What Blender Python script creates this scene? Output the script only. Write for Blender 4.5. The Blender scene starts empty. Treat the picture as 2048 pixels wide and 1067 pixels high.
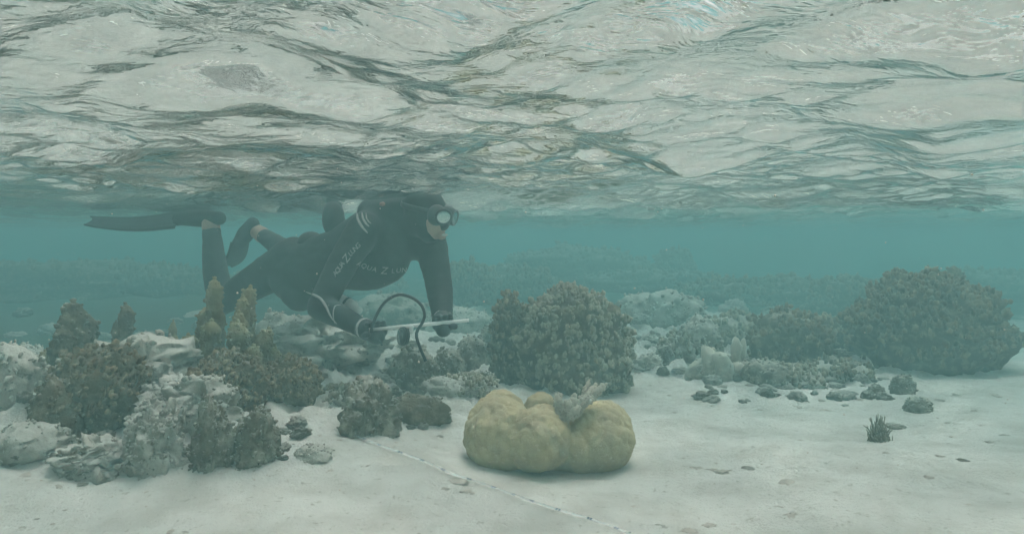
import bpy, bmesh, math, random
import numpy as np
from mathutils import Vector, Matrix
from mathutils.bvhtree import BVHTree

R = math.radians
scene = bpy.context.scene
COL = scene.collection

# ------------------------------------------------------------------ camera
F_PX = 1335.0                       # focal length in pixels of the 2048 px wide photograph
CAM = np.array([0.0, 0.0, 0.75])
PITCH = math.atan(58.5 / F_PX)
cam_data = bpy.data.cameras.new('camera')
cam_data.sensor_width = 36.0
cam_data.lens = 36.0 * F_PX / 2048.0
cam_data.clip_start = 0.02
cam_data.clip_end = 400
cam = bpy.data.objects.new('camera', cam_data)
COL.objects.link(cam)
cam.location = CAM
cam.rotation_euler = (R(90) - PITCH, 0, 0)
scene.camera = cam

# ------------------------------------------------------------------ overcast sky and veiled sun
SUN_EL, SUN_AZ = 72.0, 40.0        # degrees; azimuth from +Y towards +X
world = bpy.data.worlds.new('World')
scene.world = world
world.use_nodes = True
wn, wl = world.node_tree.nodes, world.node_tree.links
sky = wn.new('ShaderNodeTexSky')
sky.sky_type = 'NISHITA'
sky.sun_disc = False
sky.sun_elevation = R(SUN_EL)
sky.sun_rotation = R(SUN_AZ)
sky.dust_density = 4.0
sky.air_density = 1.2
hs = wn.new('ShaderNodeHueSaturation')
hs.inputs['Saturation'].default_value = 0.04   # cloud cover: greyer than a clear sky
wl.new(sky.outputs[0], hs.inputs['Color'])
bg = wn['Background']
bg.inputs['Strength'].default_value = 0.08
tint = wn.new('ShaderNodeMix')
tint.data_type = 'RGBA'
tint.blend_type = 'MULTIPLY'
tint.inputs[0].default_value = 1.0
tint.inputs[7].default_value = (1.0, 0.83, 0.79, 1)   # warm white balance of the veiled daylight
wl.new(hs.outputs[0], tint.inputs[6])
wl.new(tint.outputs[2], bg.inputs['Color'])

sun_d = bpy.data.lights.new('sun', 'SUN')
sun_d.energy = 1.5
sun_d.angle = R(10)
sun_d.color = (1.0, 0.83, 0.76)
sun = bpy.data.objects.new('sun', sun_d)
COL.objects.link(sun)
_se, _sa = R(SUN_EL), R(SUN_AZ)
_sd = Vector((math.cos(_se) * math.sin(_sa), math.cos(_se) * math.cos(_sa), math.sin(_se)))
sun.rotation_euler = _sd.to_track_quat('Z', 'Y').to_euler()
sun.location = (0, 0, 6)

scene.view_settings.view_transform = 'Standard'
scene.view_settings.look = 'None'
scene.view_settings.gamma = 1.0
scene.view_settings.exposure = 1.52
scene.view_settings.use_curve_mapping = False
cy = scene.cycles
cy.max_bounces = 11
cy.diffuse_bounces = 3
cy.glossy_bounces = 5
cy.transmission_bounces = 8
cy.volume_bounces = 2
cy.transparent_max_bounces = 8
cy.caustics_reflective = True
cy.caustics_refractive = True
cy.blur_glossy = 0.3
cy.sample_clamp_indirect = 8.0
cy.use_denoising = True

# ------------------------------------------------------------------ helpers
random.seed(7)
SURF = 0.932                          # mean height of the water surface above the sand
_fwd = np.array([0, math.cos(PITCH), -math.sin(PITCH)])
_up = np.array([0, math.sin(PITCH), math.cos(PITCH)])
_rt = np.array([1.0, 0, 0])


def ray(px, py):
    return _fwd + _rt * ((px - 1024) / F_PX) + _up * ((533.5 - py) / F_PX)


def W(px, py, Y):
    d = ray(px, py)
    return CAM + d * (Y / d[1])


_rs = np.random.RandomState(11)
_perm = _rs.permutation(256)
_perm = np.concatenate([_perm, _perm, _perm])
_grad = _rs.normal(size=(256, 3))
_grad /= np.linalg.norm(_grad, axis=1)[:, None]


def noise3(P):
    P = np.asarray(P, float)
    i = np.floor(P).astype(int)
    f = P - i
    i &= 255
    u = f * f * f * (f * (f * 6 - 15) + 10)
    out = 0
    for dx in (0, 1):
        wx = u[:, 0] if dx else 1 - u[:, 0]
        for dy in (0, 1):
            wy = u[:, 1] if dy else 1 - u[:, 1]
            for dz in (0, 1):
                wz = u[:, 2] if dz else 1 - u[:, 2]
                g = _grad[_perm[_perm[_perm[(i[:, 0] + dx) & 255] + ((i[:, 1] + dy) & 255)] + ((i[:, 2] + dz) & 255)]]
                d = (f[:, 0] - dx) * g[:, 0] + (f[:, 1] - dy) * g[:, 1] + (f[:, 2] - dz) * g[:, 2]
                out = out + wx * wy * wz * d
    return out * 1.6


def fbm(P, octv=4, lac=2.1, gain=0.5, turb=False):
    P = np.asarray(P, float)
    a, s, tot = 1.0, 0, 0
    for k in range(octv):
        n = noise3(P + k * 17.3)
        s = s + a * (np.abs(n) * 2 - 0.6 if turb else n)
        tot += a
        P = P * lac
        a *= gain
    return s / tot


def link_mesh(name, V, Fc, mat, parent=None, smooth=True, attr=None):
    me = bpy.data.meshes.new(name)
    V = np.asarray(V, float)
    me.from_pydata(V.tolist(), [], Fc if isinstance(Fc, list) else np.asarray(Fc).tolist())
    if smooth:
        me.polygons.foreach_set('use_smooth', [True] * len(me.polygons))
    if attr is not None:
        a = me.attributes.new('tip', 'FLOAT', 'POINT')
        a.data.foreach_set('value', np.asarray(attr, np.float32))
    me.materials.append(mat)
    me.update()
    o = bpy.data.objects.new(name, me)
    COL.objects.link(o)
    if parent is not None:
        o.parent = parent
    return o


def empty(name, loc):
    o = bpy.data.objects.new(name, None)
    o.empty_display_size = 0.1
    COL.objects.link(o)
    o.location = loc
    return o


def tag(o, label=None, cat=None, group=None, kind=None):
    if label:
        o['label'] = label
    if cat:
        o['category'] = cat
    if group:
        o['group'] = group
    if kind:
        o['kind'] = kind
    return o


_ico = {}


def ico(n):
    if n not in _ico:
        bm = bmesh.new()
        bmesh.ops.create_icosphere(bm, subdivisions=n, radius=1.0)
        bm.verts.index_update()
        _ico[n] = (np.array([v.co[:] for v in bm.verts]), np.array([[v.index for v in f.verts] for f in bm.faces]))
        bm.free()
    return _ico[n]


class Bag:
    """collects pieces that belong to one mesh"""

    def __init__(self):
        self.V, self.F, self.A, self.n = [], [], [], 0

    def add(self, V, Fc, a=0.0):
        self.V.append(np.asarray(V, float))
        self.F.append(np.asarray(Fc) + self.n)
        self.A.append(np.full(len(V), a) if np.isscalar(a) else np.asarray(a))
        self.n += len(V)

    def faces(self):
        out = []
        for f in self.F:
            out += f.tolist()
        return out

    def verts(self):
        return np.concatenate(self.V)

    def build(self, name, mat, parent=None, smooth=True, origin=None):
        V = self.verts()
        if origin is not None:
            V = V - np.asarray(origin)
        return link_mesh(name, V, self.faces(), mat, parent, smooth, np.concatenate(self.A))


def capsule(bag, p0, r0, p1, r1, n=14, a=0.0):
    p0, p1 = np.asarray(p0, float), np.asarray(p1, float)
    ax = p1 - p0
    L = np.linalg.norm(ax)
    ax = ax / max(L, 1e-9)
    t = np.cross(ax, [0.3, 0.8, 0.52])
    t /= np.linalg.norm(t)
    b = np.cross(ax, t)
    rings = []
    for k in range(1, 5):
        th = k / 4 * math.pi / 2
        rings.append((-math.cos(th) * r0, math.sin(th) * r0))
    for k in range(0, 4):
        th = k / 4 * math.pi / 2
        rings.append((L + math.sin(th) * r1, math.cos(th) * r1))
    ang = np.arange(n) / n * 2 * math.pi
    V = [p0 - ax * r0]
    for h, r in rings:
        V += [p0 + ax * h + (t * math.cos(q) + b * math.sin(q)) * r for q in ang]
    V.append(p1 + ax * r1)
    Fs = []
    m = len(rings)
    for i in range(n):
        j = (i + 1) % n
        Fs.append([0, 1 + j, 1 + i])
        for k in range(m - 1):
            Fs.append([1 + k * n + i, 1 + k * n + j, 1 + (k + 1) * n + j])
            Fs.append([1 + k * n + i, 1 + (k + 1) * n + j, 1 + (k + 1) * n + i])
        Fs.append([1 + (m - 1) * n + i, 1 + (m - 1) * n + j, 1 + m * n])
    bag.add(np.array(V), np.array(Fs), a)


def chain(bag, pts, rad, n=14):
    for k in range(len(pts) - 1):
        capsule(bag, pts[k], rad[k], pts[k + 1], rad[k + 1], n)


def ellipsoid(bag, c, axes, radii, sub=3):
    V, Fc = ico(sub)
    M = np.array(axes, float)
    bag.add(np.asarray(c) + (V * np.asarray(radii)) @ M, Fc)


def spline(pts, n=8):
    """Catmull-Rom through points"""
    P = np.asarray(pts, float)
    P = np.vstack([2 * P[0] - P[1], P, 2 * P[-1] - P[-2]])
    out = []
    for i in range(1, len(P) - 2):
        for k in range(n):
            t = k / n
            out.append(0.5 * ((2 * P[i]) + (-P[i - 1] + P[i + 1]) * t + (2 * P[i - 1] - 5 * P[i] + 4 * P[i + 1] - P[i + 2]) * t * t
                              + (-P[i - 1] + 3 * P[i] - 3 * P[i + 1] + P[i + 2]) * t ** 3))
    out.append(P[-2])
    return np.array(out)


def tube(bag, pts, rad, n=8, a=0.0, flat=1.0, flat_dir=None):
    """round or flattened tube along a polyline; rad scalar or list"""
    P = np.asarray(pts, float)
    m = len(P)
    rad = np.full(m, rad) if np.isscalar(rad) else np.asarray(rad)
    T = np.gradient(P, axis=0)
    T /= np.linalg.norm(T, axis=1)[:, None] + 1e-12
    u = np.cross(T[0], [0.21, 0.37, 0.9])
    u /= np.linalg.norm(u)
    V = []
    for k in range(m):
        if flat_dir is not None:
            u = np.asarray(flat_dir[k] if np.ndim(flat_dir) == 2 else flat_dir, float)
        u = u - T[k] * np.dot(u, T[k])
        u /= np.linalg.norm(u) + 1e-12
        b = np.cross(T[k], u)
        for i in range(n):
            q = i / n * 2 * math.pi
            V.append(P[k] + rad[k] * (u * math.cos(q) * flat + b * math.sin(q)))
    Fs = []
    for k in range(m - 1):
        for i in range(n):
            j = (i + 1) % n
            Fs.append([k * n + i, k * n + j, (k + 1) * n + j, (k + 1) * n + i])
    V += [P[0], P[-1]]
    c0, c1 = m * n, m * n + 1
    bag.add(np.array(V), np.array(Fs), a)
    caps = []
    for i in range(n):
        j = (i + 1) % n
        caps.append([c0, j, i])
        caps.append([c1, (m - 1) * n + i, (m - 1) * n + j])
    bag.F.append(np.array(caps) + bag.n - len(V))


def remeshed(bag, voxel, smooth=6, factor=0.5):
    """one continuous skin over all pieces in the bag -> (V, F)"""
    me = bpy.data.meshes.new('tmp')
    me.from_pydata(bag.verts().tolist(), [], bag.faces())
    o = bpy.data.objects.new('tmp', me)
    COL.objects.link(o)
    m = o.modifiers.new('r', 'REMESH')
    m.mode = 'VOXEL'
    m.voxel_size = voxel
    if smooth:
        s = o.modifiers.new('s', 'SMOOTH')
        s.iterations = smooth
        s.factor = factor
    dg = bpy.context.evaluated_depsgraph_get()
    ev = o.evaluated_get(dg).to_mesh()
    V = np.empty(len(ev.vertices) * 3)
    ev.vertices.foreach_get('co', V)
    V = V.reshape(-1, 3)
    N = np.empty(len(ev.vertices) * 3)
    ev.vertex_normals.foreach_get('vector', N)
    N = N.reshape(-1, 3)
    Fc = [list(p.vertices) for p in ev.polygons]
    o.evaluated_get(dg).to_mesh_clear()
    bpy.data.objects.remove(o)
    bpy.data.meshes.remove(me)
    return V, Fc, N


# ------------------------------------------------------------------ materials
def mat(name, base, rough=0.7, spec=0.2, noise=None, bump=None, dust=None, tip=None, island=0.0, spots=None):
    """procedural: base colour broken up by noise, optional sediment on upward faces, pale growing tips, fine bump"""
    m = bpy.data.materials.new(name)
    m.use_nodes = True
    n, l = m.node_tree.nodes, m.node_tree.links
    p = n['Principled BSDF']
    p.inputs['Roughness'].default_value = rough
    p.inputs['Specular IOR Level'].default_value = spec
    tc = n.new('ShaderNodeTexCoord')
    cur = None

    def rgb(c):
        r = n.new('ShaderNodeRGB')
        r.outputs[0].default_value = (*c, 1)
        return r.outputs[0]

    def mix(fac, a, b, mode='MIX'):
        x = n.new('ShaderNodeMix')
        x.data_type = 'RGBA'
        x.blend_type = mode
        if isinstance(fac, float):
            x.inputs[0].default_value = fac
        else:
            l.new(fac, x.inputs[0])
        l.new(a, x.inputs[6])
        l.new(b, x.inputs[7])
        return x.outputs[2]

    def nz(scale, detail=5, rough_=0.6):
        t = n.new('ShaderNodeTexNoise')
        t.inputs['Scale'].default_value = scale
        t.inputs['Detail'].default_value = detail
        t.inputs['Roughness'].default_value = rough_
        l.new(tc.outputs['Object'], t.inputs['Vector'])
        return t.outputs['Fac']

    def ramp(v, lo, hi):
        r = n.new('ShaderNodeMapRange')
        r.interpolation_type = 'SMOOTHSTEP'
        r.inputs['From Min'].default_value = lo
        r.inputs['From Max'].default_value = hi
        l.new(v, r.inputs['Value'])
        return r.outputs['Result']

    cur = rgb(base)
    if noise:
        sc, c2, lo, hi = noise
        cur = mix(ramp(nz(sc), lo, hi), cur, rgb(c2))
    if spots:
        sc, c2, lo, hi = spots
        cur = mix(ramp(nz(sc, 3, 0.7), lo, hi), cur, rgb(c2))
    if island:
        g = n.new('ShaderNodeNewGeometry')
        h = n.new('ShaderNodeMapRange')
        h.inputs['To Min'].default_value = 1 - island
        h.inputs['To Max'].default_value = 1 + island
        l.new(g.outputs['Random Per Island'], h.inputs['Value'])
        cb = n.new('ShaderNodeCombineColor')
        for k in range(3):
            l.new(h.outputs[0], cb.inputs[k])
        cur = mix(1.0, cur, cb.outputs[0], 'MULTIPLY')
    if tip:
        at = n.new('ShaderNodeAttribute')
        at.attribute_name = 'tip'
        cur = mix(ramp(at.outputs['Fac'], tip[1], tip[2]), cur, rgb(tip[0]))
    if dust:
        c2, lo, hi, amt, sc = dust
        g = n.new('ShaderNodeNewGeometry')
        sx = n.new('ShaderNodeSeparateXYZ')
        l.new(g.outputs['Normal'], sx.inputs[0])
        ad = n.new('ShaderNodeMath')
        ad.operation = 'ADD'
        l.new(sx.outputs['Z'], ad.inputs[0])
        ns = n.new('ShaderNodeMapRange')
        ns.inputs['To Min'].default_value = -0.75
        ns.inputs['To Max'].default_value = 0.75
        l.new(nz(sc), ns.inputs['Value'])
        l.new(ns.outputs[0], ad.inputs[1])
        d = ramp(ad.outputs[0], lo, hi)
        mm = n.new('ShaderNodeMath')
        mm.operation = 'MULTIPLY'
        mm.inputs[1].default_value = amt
        l.new(d, mm.inputs[0])
        cur = mix(mm.outputs[0], cur, rgb(c2))
    l.new(cur, p.inputs['Base Color'])
    if bump:
        sc, dist, st = bump
        b = n.new('ShaderNodeBump')
        b.inputs['Distance'].default_value = dist
        b.inputs['Strength'].default_value = st
        l.new(nz(sc, 8, 0.65), b.inputs['Height'])
        l.new(b.outputs[0], p.inputs['Normal'])
    return m


SANDC = (0.66, 0.645, 0.60)
M = {}
M['rubble'] = mat('bleached_rubble', (0.55, 0.525, 0.47), 0.9, 0.1, noise=(6.0, (0.64, 0.56, 0.5), 0.4, 0.62), bump=(20.0, 0.02, 0.6))
M['sand'] = mat('sand', (0.76, 0.745, 0.70), 0.9, 0.1, noise=(4.5, (0.62, 0.60, 0.55), 0.38, 0.68),
                spots=(38.0, (0.46, 0.435, 0.38), 0.59, 0.74), tip=((0.085, 0.08, 0.058), 0.0, 1.0), bump=(70.0, 0.016, 1.0))
M['rock'] = mat('dead_coral_rock', (0.185, 0.155, 0.112), 0.9, 0.1, noise=(11.0, (0.38, 0.345, 0.28), 0.44, 0.62), spots=(34.0, (0.11, 0.09, 0.062), 0.56, 0.68),
                dust=((0.54, 0.52, 0.47), 0.45, 1.15, 0.8, 16.0), bump=(70.0, 0.012, 0.9))
M['pale_rock'] = mat('pale_coral_rock', (0.34, 0.31, 0.255), 0.9, 0.1, noise=(10.0, (0.50, 0.475, 0.42), 0.42, 0.60), spots=(30.0, (0.16, 0.14, 0.105), 0.58, 0.70),
                     dust=((0.60, 0.58, 0.53), 0.2, 1.0, 0.88, 14.0), bump=(60.0, 0.012, 0.9))
M['dark_rock'] = mat('algae_covered_rock', (0.13, 0.095, 0.058), 0.92, 0.1, noise=(18.0, (0.25, 0.21, 0.145), 0.45, 0.66),
                     dust=(SANDC, 0.75, 1.25, 0.6, 11.0), bump=(80.0, 0.012, 0.9))
M['brown_coral'] = mat('brown_coral', (0.175, 0.126, 0.074), 0.85, 0.15, noise=(30.0, (0.27, 0.22, 0.145), 0.45, 0.65), island=0.45,
                       dust=(SANDC, 0.95, 1.5, 0.5, 14.0), bump=(150.0, 0.006, 0.9))
M['finger_coral'] = mat('finger_coral', (0.18, 0.128, 0.070), 0.85, 0.15, noise=(40.0, (0.23, 0.20, 0.12), 0.42, 0.62),
                        tip=((0.34, 0.29, 0.165), 0.72, 1.05), bump=(160.0, 0.006, 0.9))
M['pale_tip'] = mat('pale_tipped_coral', (0.22, 0.19, 0.13), 0.85, 0.15, noise=(40.0, (0.33, 0.29, 0.21), 0.4, 0.65), island=0.4,
                    tip=((0.40, 0.365, 0.285), 0.5, 1.0), bump=(150.0, 0.006, 0.8))
M['pale_branch'] = mat('pale_branch', (0.38, 0.345, 0.28), 0.85, 0.15, noise=(50.0, (0.50, 0.46, 0.39), 0.42, 0.62), tip=((0.60, 0.56, 0.48), 0.5, 1.0), bump=(150.0, 0.006, 0.8))
M['boulder'] = mat('boulder_coral', (0.50, 0.42, 0.25), 0.8, 0.2, noise=(9.0, (0.40, 0.335, 0.225), 0.42, 0.7),
                   spots=(60.0, (0.62, 0.53, 0.37), 0.56, 0.72), bump=(170.0, 0.006, 0.9))
M['neoprene'] = mat('neoprene', (0.008, 0.009, 0.010), 0.62, 0.3, noise=(7.0, (0.02, 0.021, 0.024), 0.4, 0.7), bump=(240.0, 0.001, 0.3))
M['fin_rubber'] = mat('fin_rubber', (0.012, 0.013, 0.014), 0.85, 0.08, noise=(20.0, (0.022, 0.022, 0.022), 0.4, 0.7))
M['rubber'] = mat('rubber', (0.012, 0.013, 0.014), 0.5, 0.4, noise=(20.0, (0.02, 0.02, 0.02), 0.4, 0.7))
M['skin'] = mat('skin', (0.40, 0.27, 0.21), 0.6, 0.3, noise=(20.0, (0.46, 0.31, 0.25), 0.4, 0.7))
M['print'] = mat('white_print', (0.36, 0.37, 0.36), 0.6, 0.3, noise=(60.0, (0.3, 0.3, 0.3), 0.4, 0.7))
M['grey_trim'] = mat('grey_trim', (0.42, 0.43, 0.43), 0.6, 0.3, noise=(40.0, (0.32, 0.33, 0.33), 0.4, 0.7))
M['white_plastic'] = mat('white_plastic', (0.78, 0.78, 0.76), 0.45, 0.4, noise=(15.0, (0.66, 0.66, 0.62), 0.45, 0.75))
M['pale_plastic'] = mat('pale_plastic', (0.55, 0.58, 0.56), 0.5, 0.4, noise=(15.0, (0.46, 0.48, 0.46), 0.45, 0.75))
M['ink'] = mat('blue_black_ink', (0.03, 0.035, 0.09), 0.6, 0.2, noise=(80.0, (0.06, 0.07, 0.14), 0.4, 0.7))
M['red_strap'] = mat('faded_red_strap', (0.40, 0.22, 0.18), 0.7, 0.2, noise=(40.0, (0.3, 0.17, 0.14), 0.4, 0.7))


M['tape'] = mat('clear_tape', (0.70, 0.71, 0.70), 0.4, 0.4, noise=(15.0, (0.62, 0.63, 0.62), 0.45, 0.75))
M['tape'].node_tree.nodes['Principled BSDF'].inputs['Alpha'].default_value = 0.28


def glassy(name, col, rough, ior):
    m = bpy.data.materials.new(name)
    m.use_nodes = True
    p = m.node_tree.nodes['Principled BSDF']
    p.inputs['Base Color'].default_value = (*col, 1)
    p.inputs['Roughness'].default_value = rough
    p.inputs['IOR'].default_value = ior
    p.inputs['Transmission Weight'].default_value = 1.0
    return m


def water_material():
    m = bpy.data.materials.new('water')
    m.use_nodes = True
    n, l = m.node_tree.nodes, m.node_tree.links
    n.remove(n['Principled BSDF'])
    g = n.new('ShaderNodeBsdfGlass')
    g.inputs['IOR'].default_value = 1.333
    g.inputs['Roughness'].default_value = 0.0
    g.inputs['Color'].default_value = (1, 1, 1, 1)
    l.new(g.outputs[0], n['Material Output'].inputs['Surface'])
    tc = n.new('ShaderNodeTexCoord')
    mp = n.new('ShaderNodeMapping')
    mp.inputs['Scale'].default_value = (0.55, 1.25, 1.0)
    mp.inputs['Rotation'].default_value = (0, 0, R(14))
    l.new(tc.outputs['Object'], mp.inputs['Vector'])
    t = n.new('ShaderNodeTexNoise')
    t.inputs['Scale'].default_value = 34.0
    t.inputs['Detail'].default_value = 3.0
    t.inputs['Distortion'].default_value = 0.6
    l.new(mp.outputs[0], t.inputs['Vector'])
    t2 = n.new('ShaderNodeTexNoise')          # ripples come in patches
    t2.inputs['Scale'].default_value = 2.2
    t2.inputs['Detail'].default_value = 3.0
    l.new(tc.outputs['Object'], t2.inputs['Vector'])
    mr = n.new('ShaderNodeMapRange')
    mr.interpolation_type = 'SMOOTHSTEP'
    mr.inputs['From Min'].default_value = 0.38
    mr.inputs['From Max'].default_value = 0.62
    mr.inputs['To Min'].default_value = 0.20
    mr.inputs['To Max'].default_value = 1.0
    l.new(t2.outputs['Fac'], mr.inputs['Value'])
    mu = n.new('ShaderNodeMath')
    mu.operation = 'MULTIPLY'
    l.new(t.outputs['Fac'], mu.inputs[0])
    l.new(mr.outputs[0], mu.inputs[1])
    b = n.new('ShaderNodeBump')
    b.inputs['Distance'].default_value = 0.010
    b.inputs['Strength'].default_value = 1.0
    l.new(mu.outputs[0], b.inputs['Height'])
    l.new(b.outputs[0], g.inputs['Normal'])
    return m


M['water'] = water_material()

# ------------------------------------------------------------------ seabed
MOUNDS = [  # x, y, height, radius x, radius y
    (-1.35, 2.6, 0.12, 0.75, 0.55), (-1.0, 3.9, 0.17, 0.8, 0.6), (-0.35, 3.7, 0.06, 0.5, 0.5),
    (1.5, 4.3, 0.10, 1.1, 0.6), (2.4, 3.6, 0.03, 0.8, 0.6), (0.9, 5.4, 0.10, 1.6, 0.9), (-2.2, 2.1, 0.06, 0.7, 0.5),
    (0.12, 2.2, -0.075, 0.6, 0.42), (-2.6, 6.0, 0.12, 2.5, 1.5)]


def drop(y):
    """the bottom falls away gently behind the boulder coral, then levels out"""
    y = np.asarray(y, float)
    return 0.36 * (1 - np.exp(-np.clip(y - 2.2, 0, None) ** 1.25 / 4.0))


def level(x, y):
    """the same spot if the bottom had stayed level (used to lay out mounds and rubble)"""
    k = 0.75 / (0.75 + drop(y))
    return x * k, y * k, 1 / k


_ys = np.linspace(0.2, 40, 4000)
_yl = _ys * 0.75 / (0.75 + drop(_ys))


def FY(Y):
    return float(np.interp(Y, _yl, _ys))


def rubble_mask(x, y):
    g = lambda cx, cy_, rx, ry, a: a * np.exp(-(((x - cx) / rx) ** 2 + ((y - cy_) / ry) ** 2))
    m = g(-0.95, 3.5, 0.75, 0.55, 1.0) + g(-0.35, 3.25, 0.55, 0.4, 0.9) + g(1.35, 3.75, 0.85, 0.5, 1.1) + g(0.75, 4.4, 0.9, 0.6, 1.0) + g(-1.5, 2.45, 0.8, 0.35, 0.9) \
        + g(1.9, 4.6, 1.2, 0.7, 1.0) + g(-0.75, 2.75, 0.35, 0.22, 0.6) + g(-0.45, 2.85, 0.3, 0.2, 0.6)
    return np.clip(m + 0.8 * np.clip((y - 4.8) / 1.0, 0, 1), 0, 1)


def seabed_z(x, y):
    x, y = np.atleast_1d(np.asarray(x, float)), np.atleast_1d(np.asarray(y, float))
    P = np.stack([x, y, np.zeros_like(x)], 1)
    z = 0.055 * noise3(P * 0.55 + 3.1) + 0.035 * noise3(P * [1.3, 1.9, 1] + 8.7)
    z += 0.018 * fbm(P * [3.2, 5.6, 1] + 1.7, 3)
    z += 0.007 * fbm(P * 11 + 5.0, 4) + 0.006 * np.clip(noise3(P * [9, 15, 1] + 77) - 0.15, 0, 1)
    xl, yl, k = level(x, y)
    for mx, my, h, rx, ry in MOUNDS:
        z += k * h * np.exp(-(((xl - mx) / rx) ** 2 + ((yl - my) / ry) ** 2))
    z -= drop(y)
    rm = rubble_mask(xl, yl)
    rub = np.clip(fbm(P * 6.0 + 2.2, 4, turb=True) * 0.9 + 0.35 + 0.6 * noise3(P * 3.3 + 6), 0, 1.5)
    z += rm * (0.115 * rub + 0.04 * fbm(P * 17 + 9, 3))
    z += 0.10 * np.clip((yl - 4.5) / 4.0, 0, 1)
    z -= 0.20 * np.clip((y - 16) / 12.0, 0, 1)
    return z


def sz(x, y):
    return float(seabed_z(x, y)[0])


_tt = np.concatenate([np.arange(0.8, 6, 0.07), np.arange(6, 24, 0.3)])
_uu = np.linspace(0, 1, 16)


def ground(px, py):
    d = ray(px, py)
    P = CAM + np.outer(_tt, d)
    below = np.where(P[:, 2] < seabed_z(P[:, 0], P[:, 1]))[0]
    if not len(below):
        return P[-1]
    i = max(1, below[0])
    P = P[i - 1] + np.outer(_uu, P[i] - P[i - 1])
    below = np.where(P[:, 2] < seabed_z(P[:, 0], P[:, 1]))[0]
    return P[below[0]] if len(below) else P[-1]


def graded(lo, hi, c0, c1, step, grow):
    a = list(np.arange(c0, c1 + step * 0.5, step))
    s, x = step, a[-1]
    while x < hi:
        s *= grow
        x = min(hi, x + s)
        a.append(x)
    s, x = step, a[0]
    while x > lo:
        s *= grow
        x = max(lo, x - s)
        a.insert(0, x)
    return np.array(a)


def grid_faces(nx, ny):
    i = np.arange(nx - 1)[None, :] + np.arange(ny - 1)[:, None] * nx
    return np.stack([i, i + 1, i + 1 + nx, i + nx], -1).reshape(-1, 4)


def grid_object(name, xs, ys, zf, m, af=None):
    X, Y = np.meshgrid(xs, ys)
    V = np.stack([X.ravel(), Y.ravel(), zf(X.ravel(), Y.ravel())], 1)
    return link_mesh(name, V, grid_faces(len(xs), len(ys)), m, attr=None if af is None else af(V[:, 0], V[:, 1]))


EXT = 38.0


def turf(x, y):
    """where dark algal turf covers the sand: patches behind the reef"""
    P = np.stack([x, y, np.zeros_like(x)], 1)
    x, y, _ = level(x, y)
    n = fbm(P * 1.3 + 14, 4) * 1.5 + 0.5 * fbm(P * 7 + 3, 3)
    a = np.clip((y - 4.6) / 1.5, 0, 1) * 0.75
    b = np.clip((-0.75 - x - 0.10 * (y - 3)) / 0.5, 0, 1) * np.clip((y - 2.75) / 0.6, 0, 1) * 1.1
    c = np.exp(-(((x - 1.55) / 0.75) ** 2 + ((y - 4.2) / 0.7) ** 2)) * 0.6
    e = np.exp(-(((x + 0.35) / 0.6) ** 2 + ((y - 3.6) / 0.5) ** 2)) * 0.15
    rub = rubble_mask(x, y) * np.clip(fbm(P * 8 + 21, 4) * 2.2 + 0.05, 0, 1) * 0.42
    return np.maximum(np.clip((np.maximum(np.maximum(a, b), np.maximum(c, e)) + n * 0.45 - 0.32) * 2.2, 0, 1), rub)


seabed = grid_object('seabed', graded(-EXT, EXT, -2.9, 3.3, 0.016, 1.08), graded(-EXT, EXT, 1.3, 6.0, 0.016, 1.07), seabed_z, M['sand'], turf)
tag(seabed, kind='structure')


# ------------------------------------------------------------------ water surface with chop
def wave_z(x, y):
    x, y = np.asarray(x, float), np.asarray(y, float)
    P = np.stack([x, y, np.zeros_like(x)], 1)
    wx = 0.16 * noise3(P * 1.1 + 40) + 0.05 * noise3(P * 3.1 + 12)
    wy = 0.16 * noise3(P * 1.1 + 70) + 0.05 * noise3(P * 3.1 + 33)
    z = np.zeros_like(x)
    rs = np.random.RandomState(5)
    for lam, amp, spread, cnt in ((1.5, 0.010, 0.5, 3), (0.58, 0.0088, 0.7, 5), (0.27, 0.0056, 0.8, 7), (0.13, 0.0030, 0.8, 7), (0.07, 0.0015, 0.7, 7)):
        for _ in range(cnt):
            th = R(80) + rs.normal() * spread
            k = 2 * math.pi / (lam * rs.uniform(0.75, 1.3))
            ph = k * ((x + wx) * math.cos(th) + (y + wy) * math.sin(th)) + rs.uniform(0, 6.28)
            s = np.sin(ph)
            z += amp / math.sqrt(cnt) * 1.3 * (s + 0.22 * np.cos(2 * ph))
    z += 0.045 * np.cos(2 * math.pi * (y + 0.12 * x - 0.2) / 2.3) * np.exp(-(np.maximum(y, 0) / 2.3) ** 2)      # the swell the camera hangs under
    # short capillary ripples riding in patches on the chop
    msk = np.clip(noise3(P * [1.5, 1.9, 1] + 21.0) * 1.8 + 0.45, 0, 1)
    for lam, amp, a0 in ((0.055, 0.0013, 62), (0.034, 0.0007, 75), (0.046, 0.0010, 112)):
        k = 2 * math.pi / lam
        th = R(a0)
        ph = k * ((x + wx * 0.8) * math.cos(th) + (y + wy * 0.8) * math.sin(th)) + 5 * noise3(P * 4 + 60)
        z += amp * msk * np.sin(ph) * (0.4 + np.clip(noise3(P * 5 + a0), 0, 1) * 1.6)
    return SURF + z


water = grid_object('water', graded(-EXT, EXT, -2.0, 2.0, 0.0085, 1.06), graded(-EXT, EXT, 0.35, 3.4, 0.0075, 1.06), wave_z, M['water'])
tag(water, kind='structure')

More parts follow.
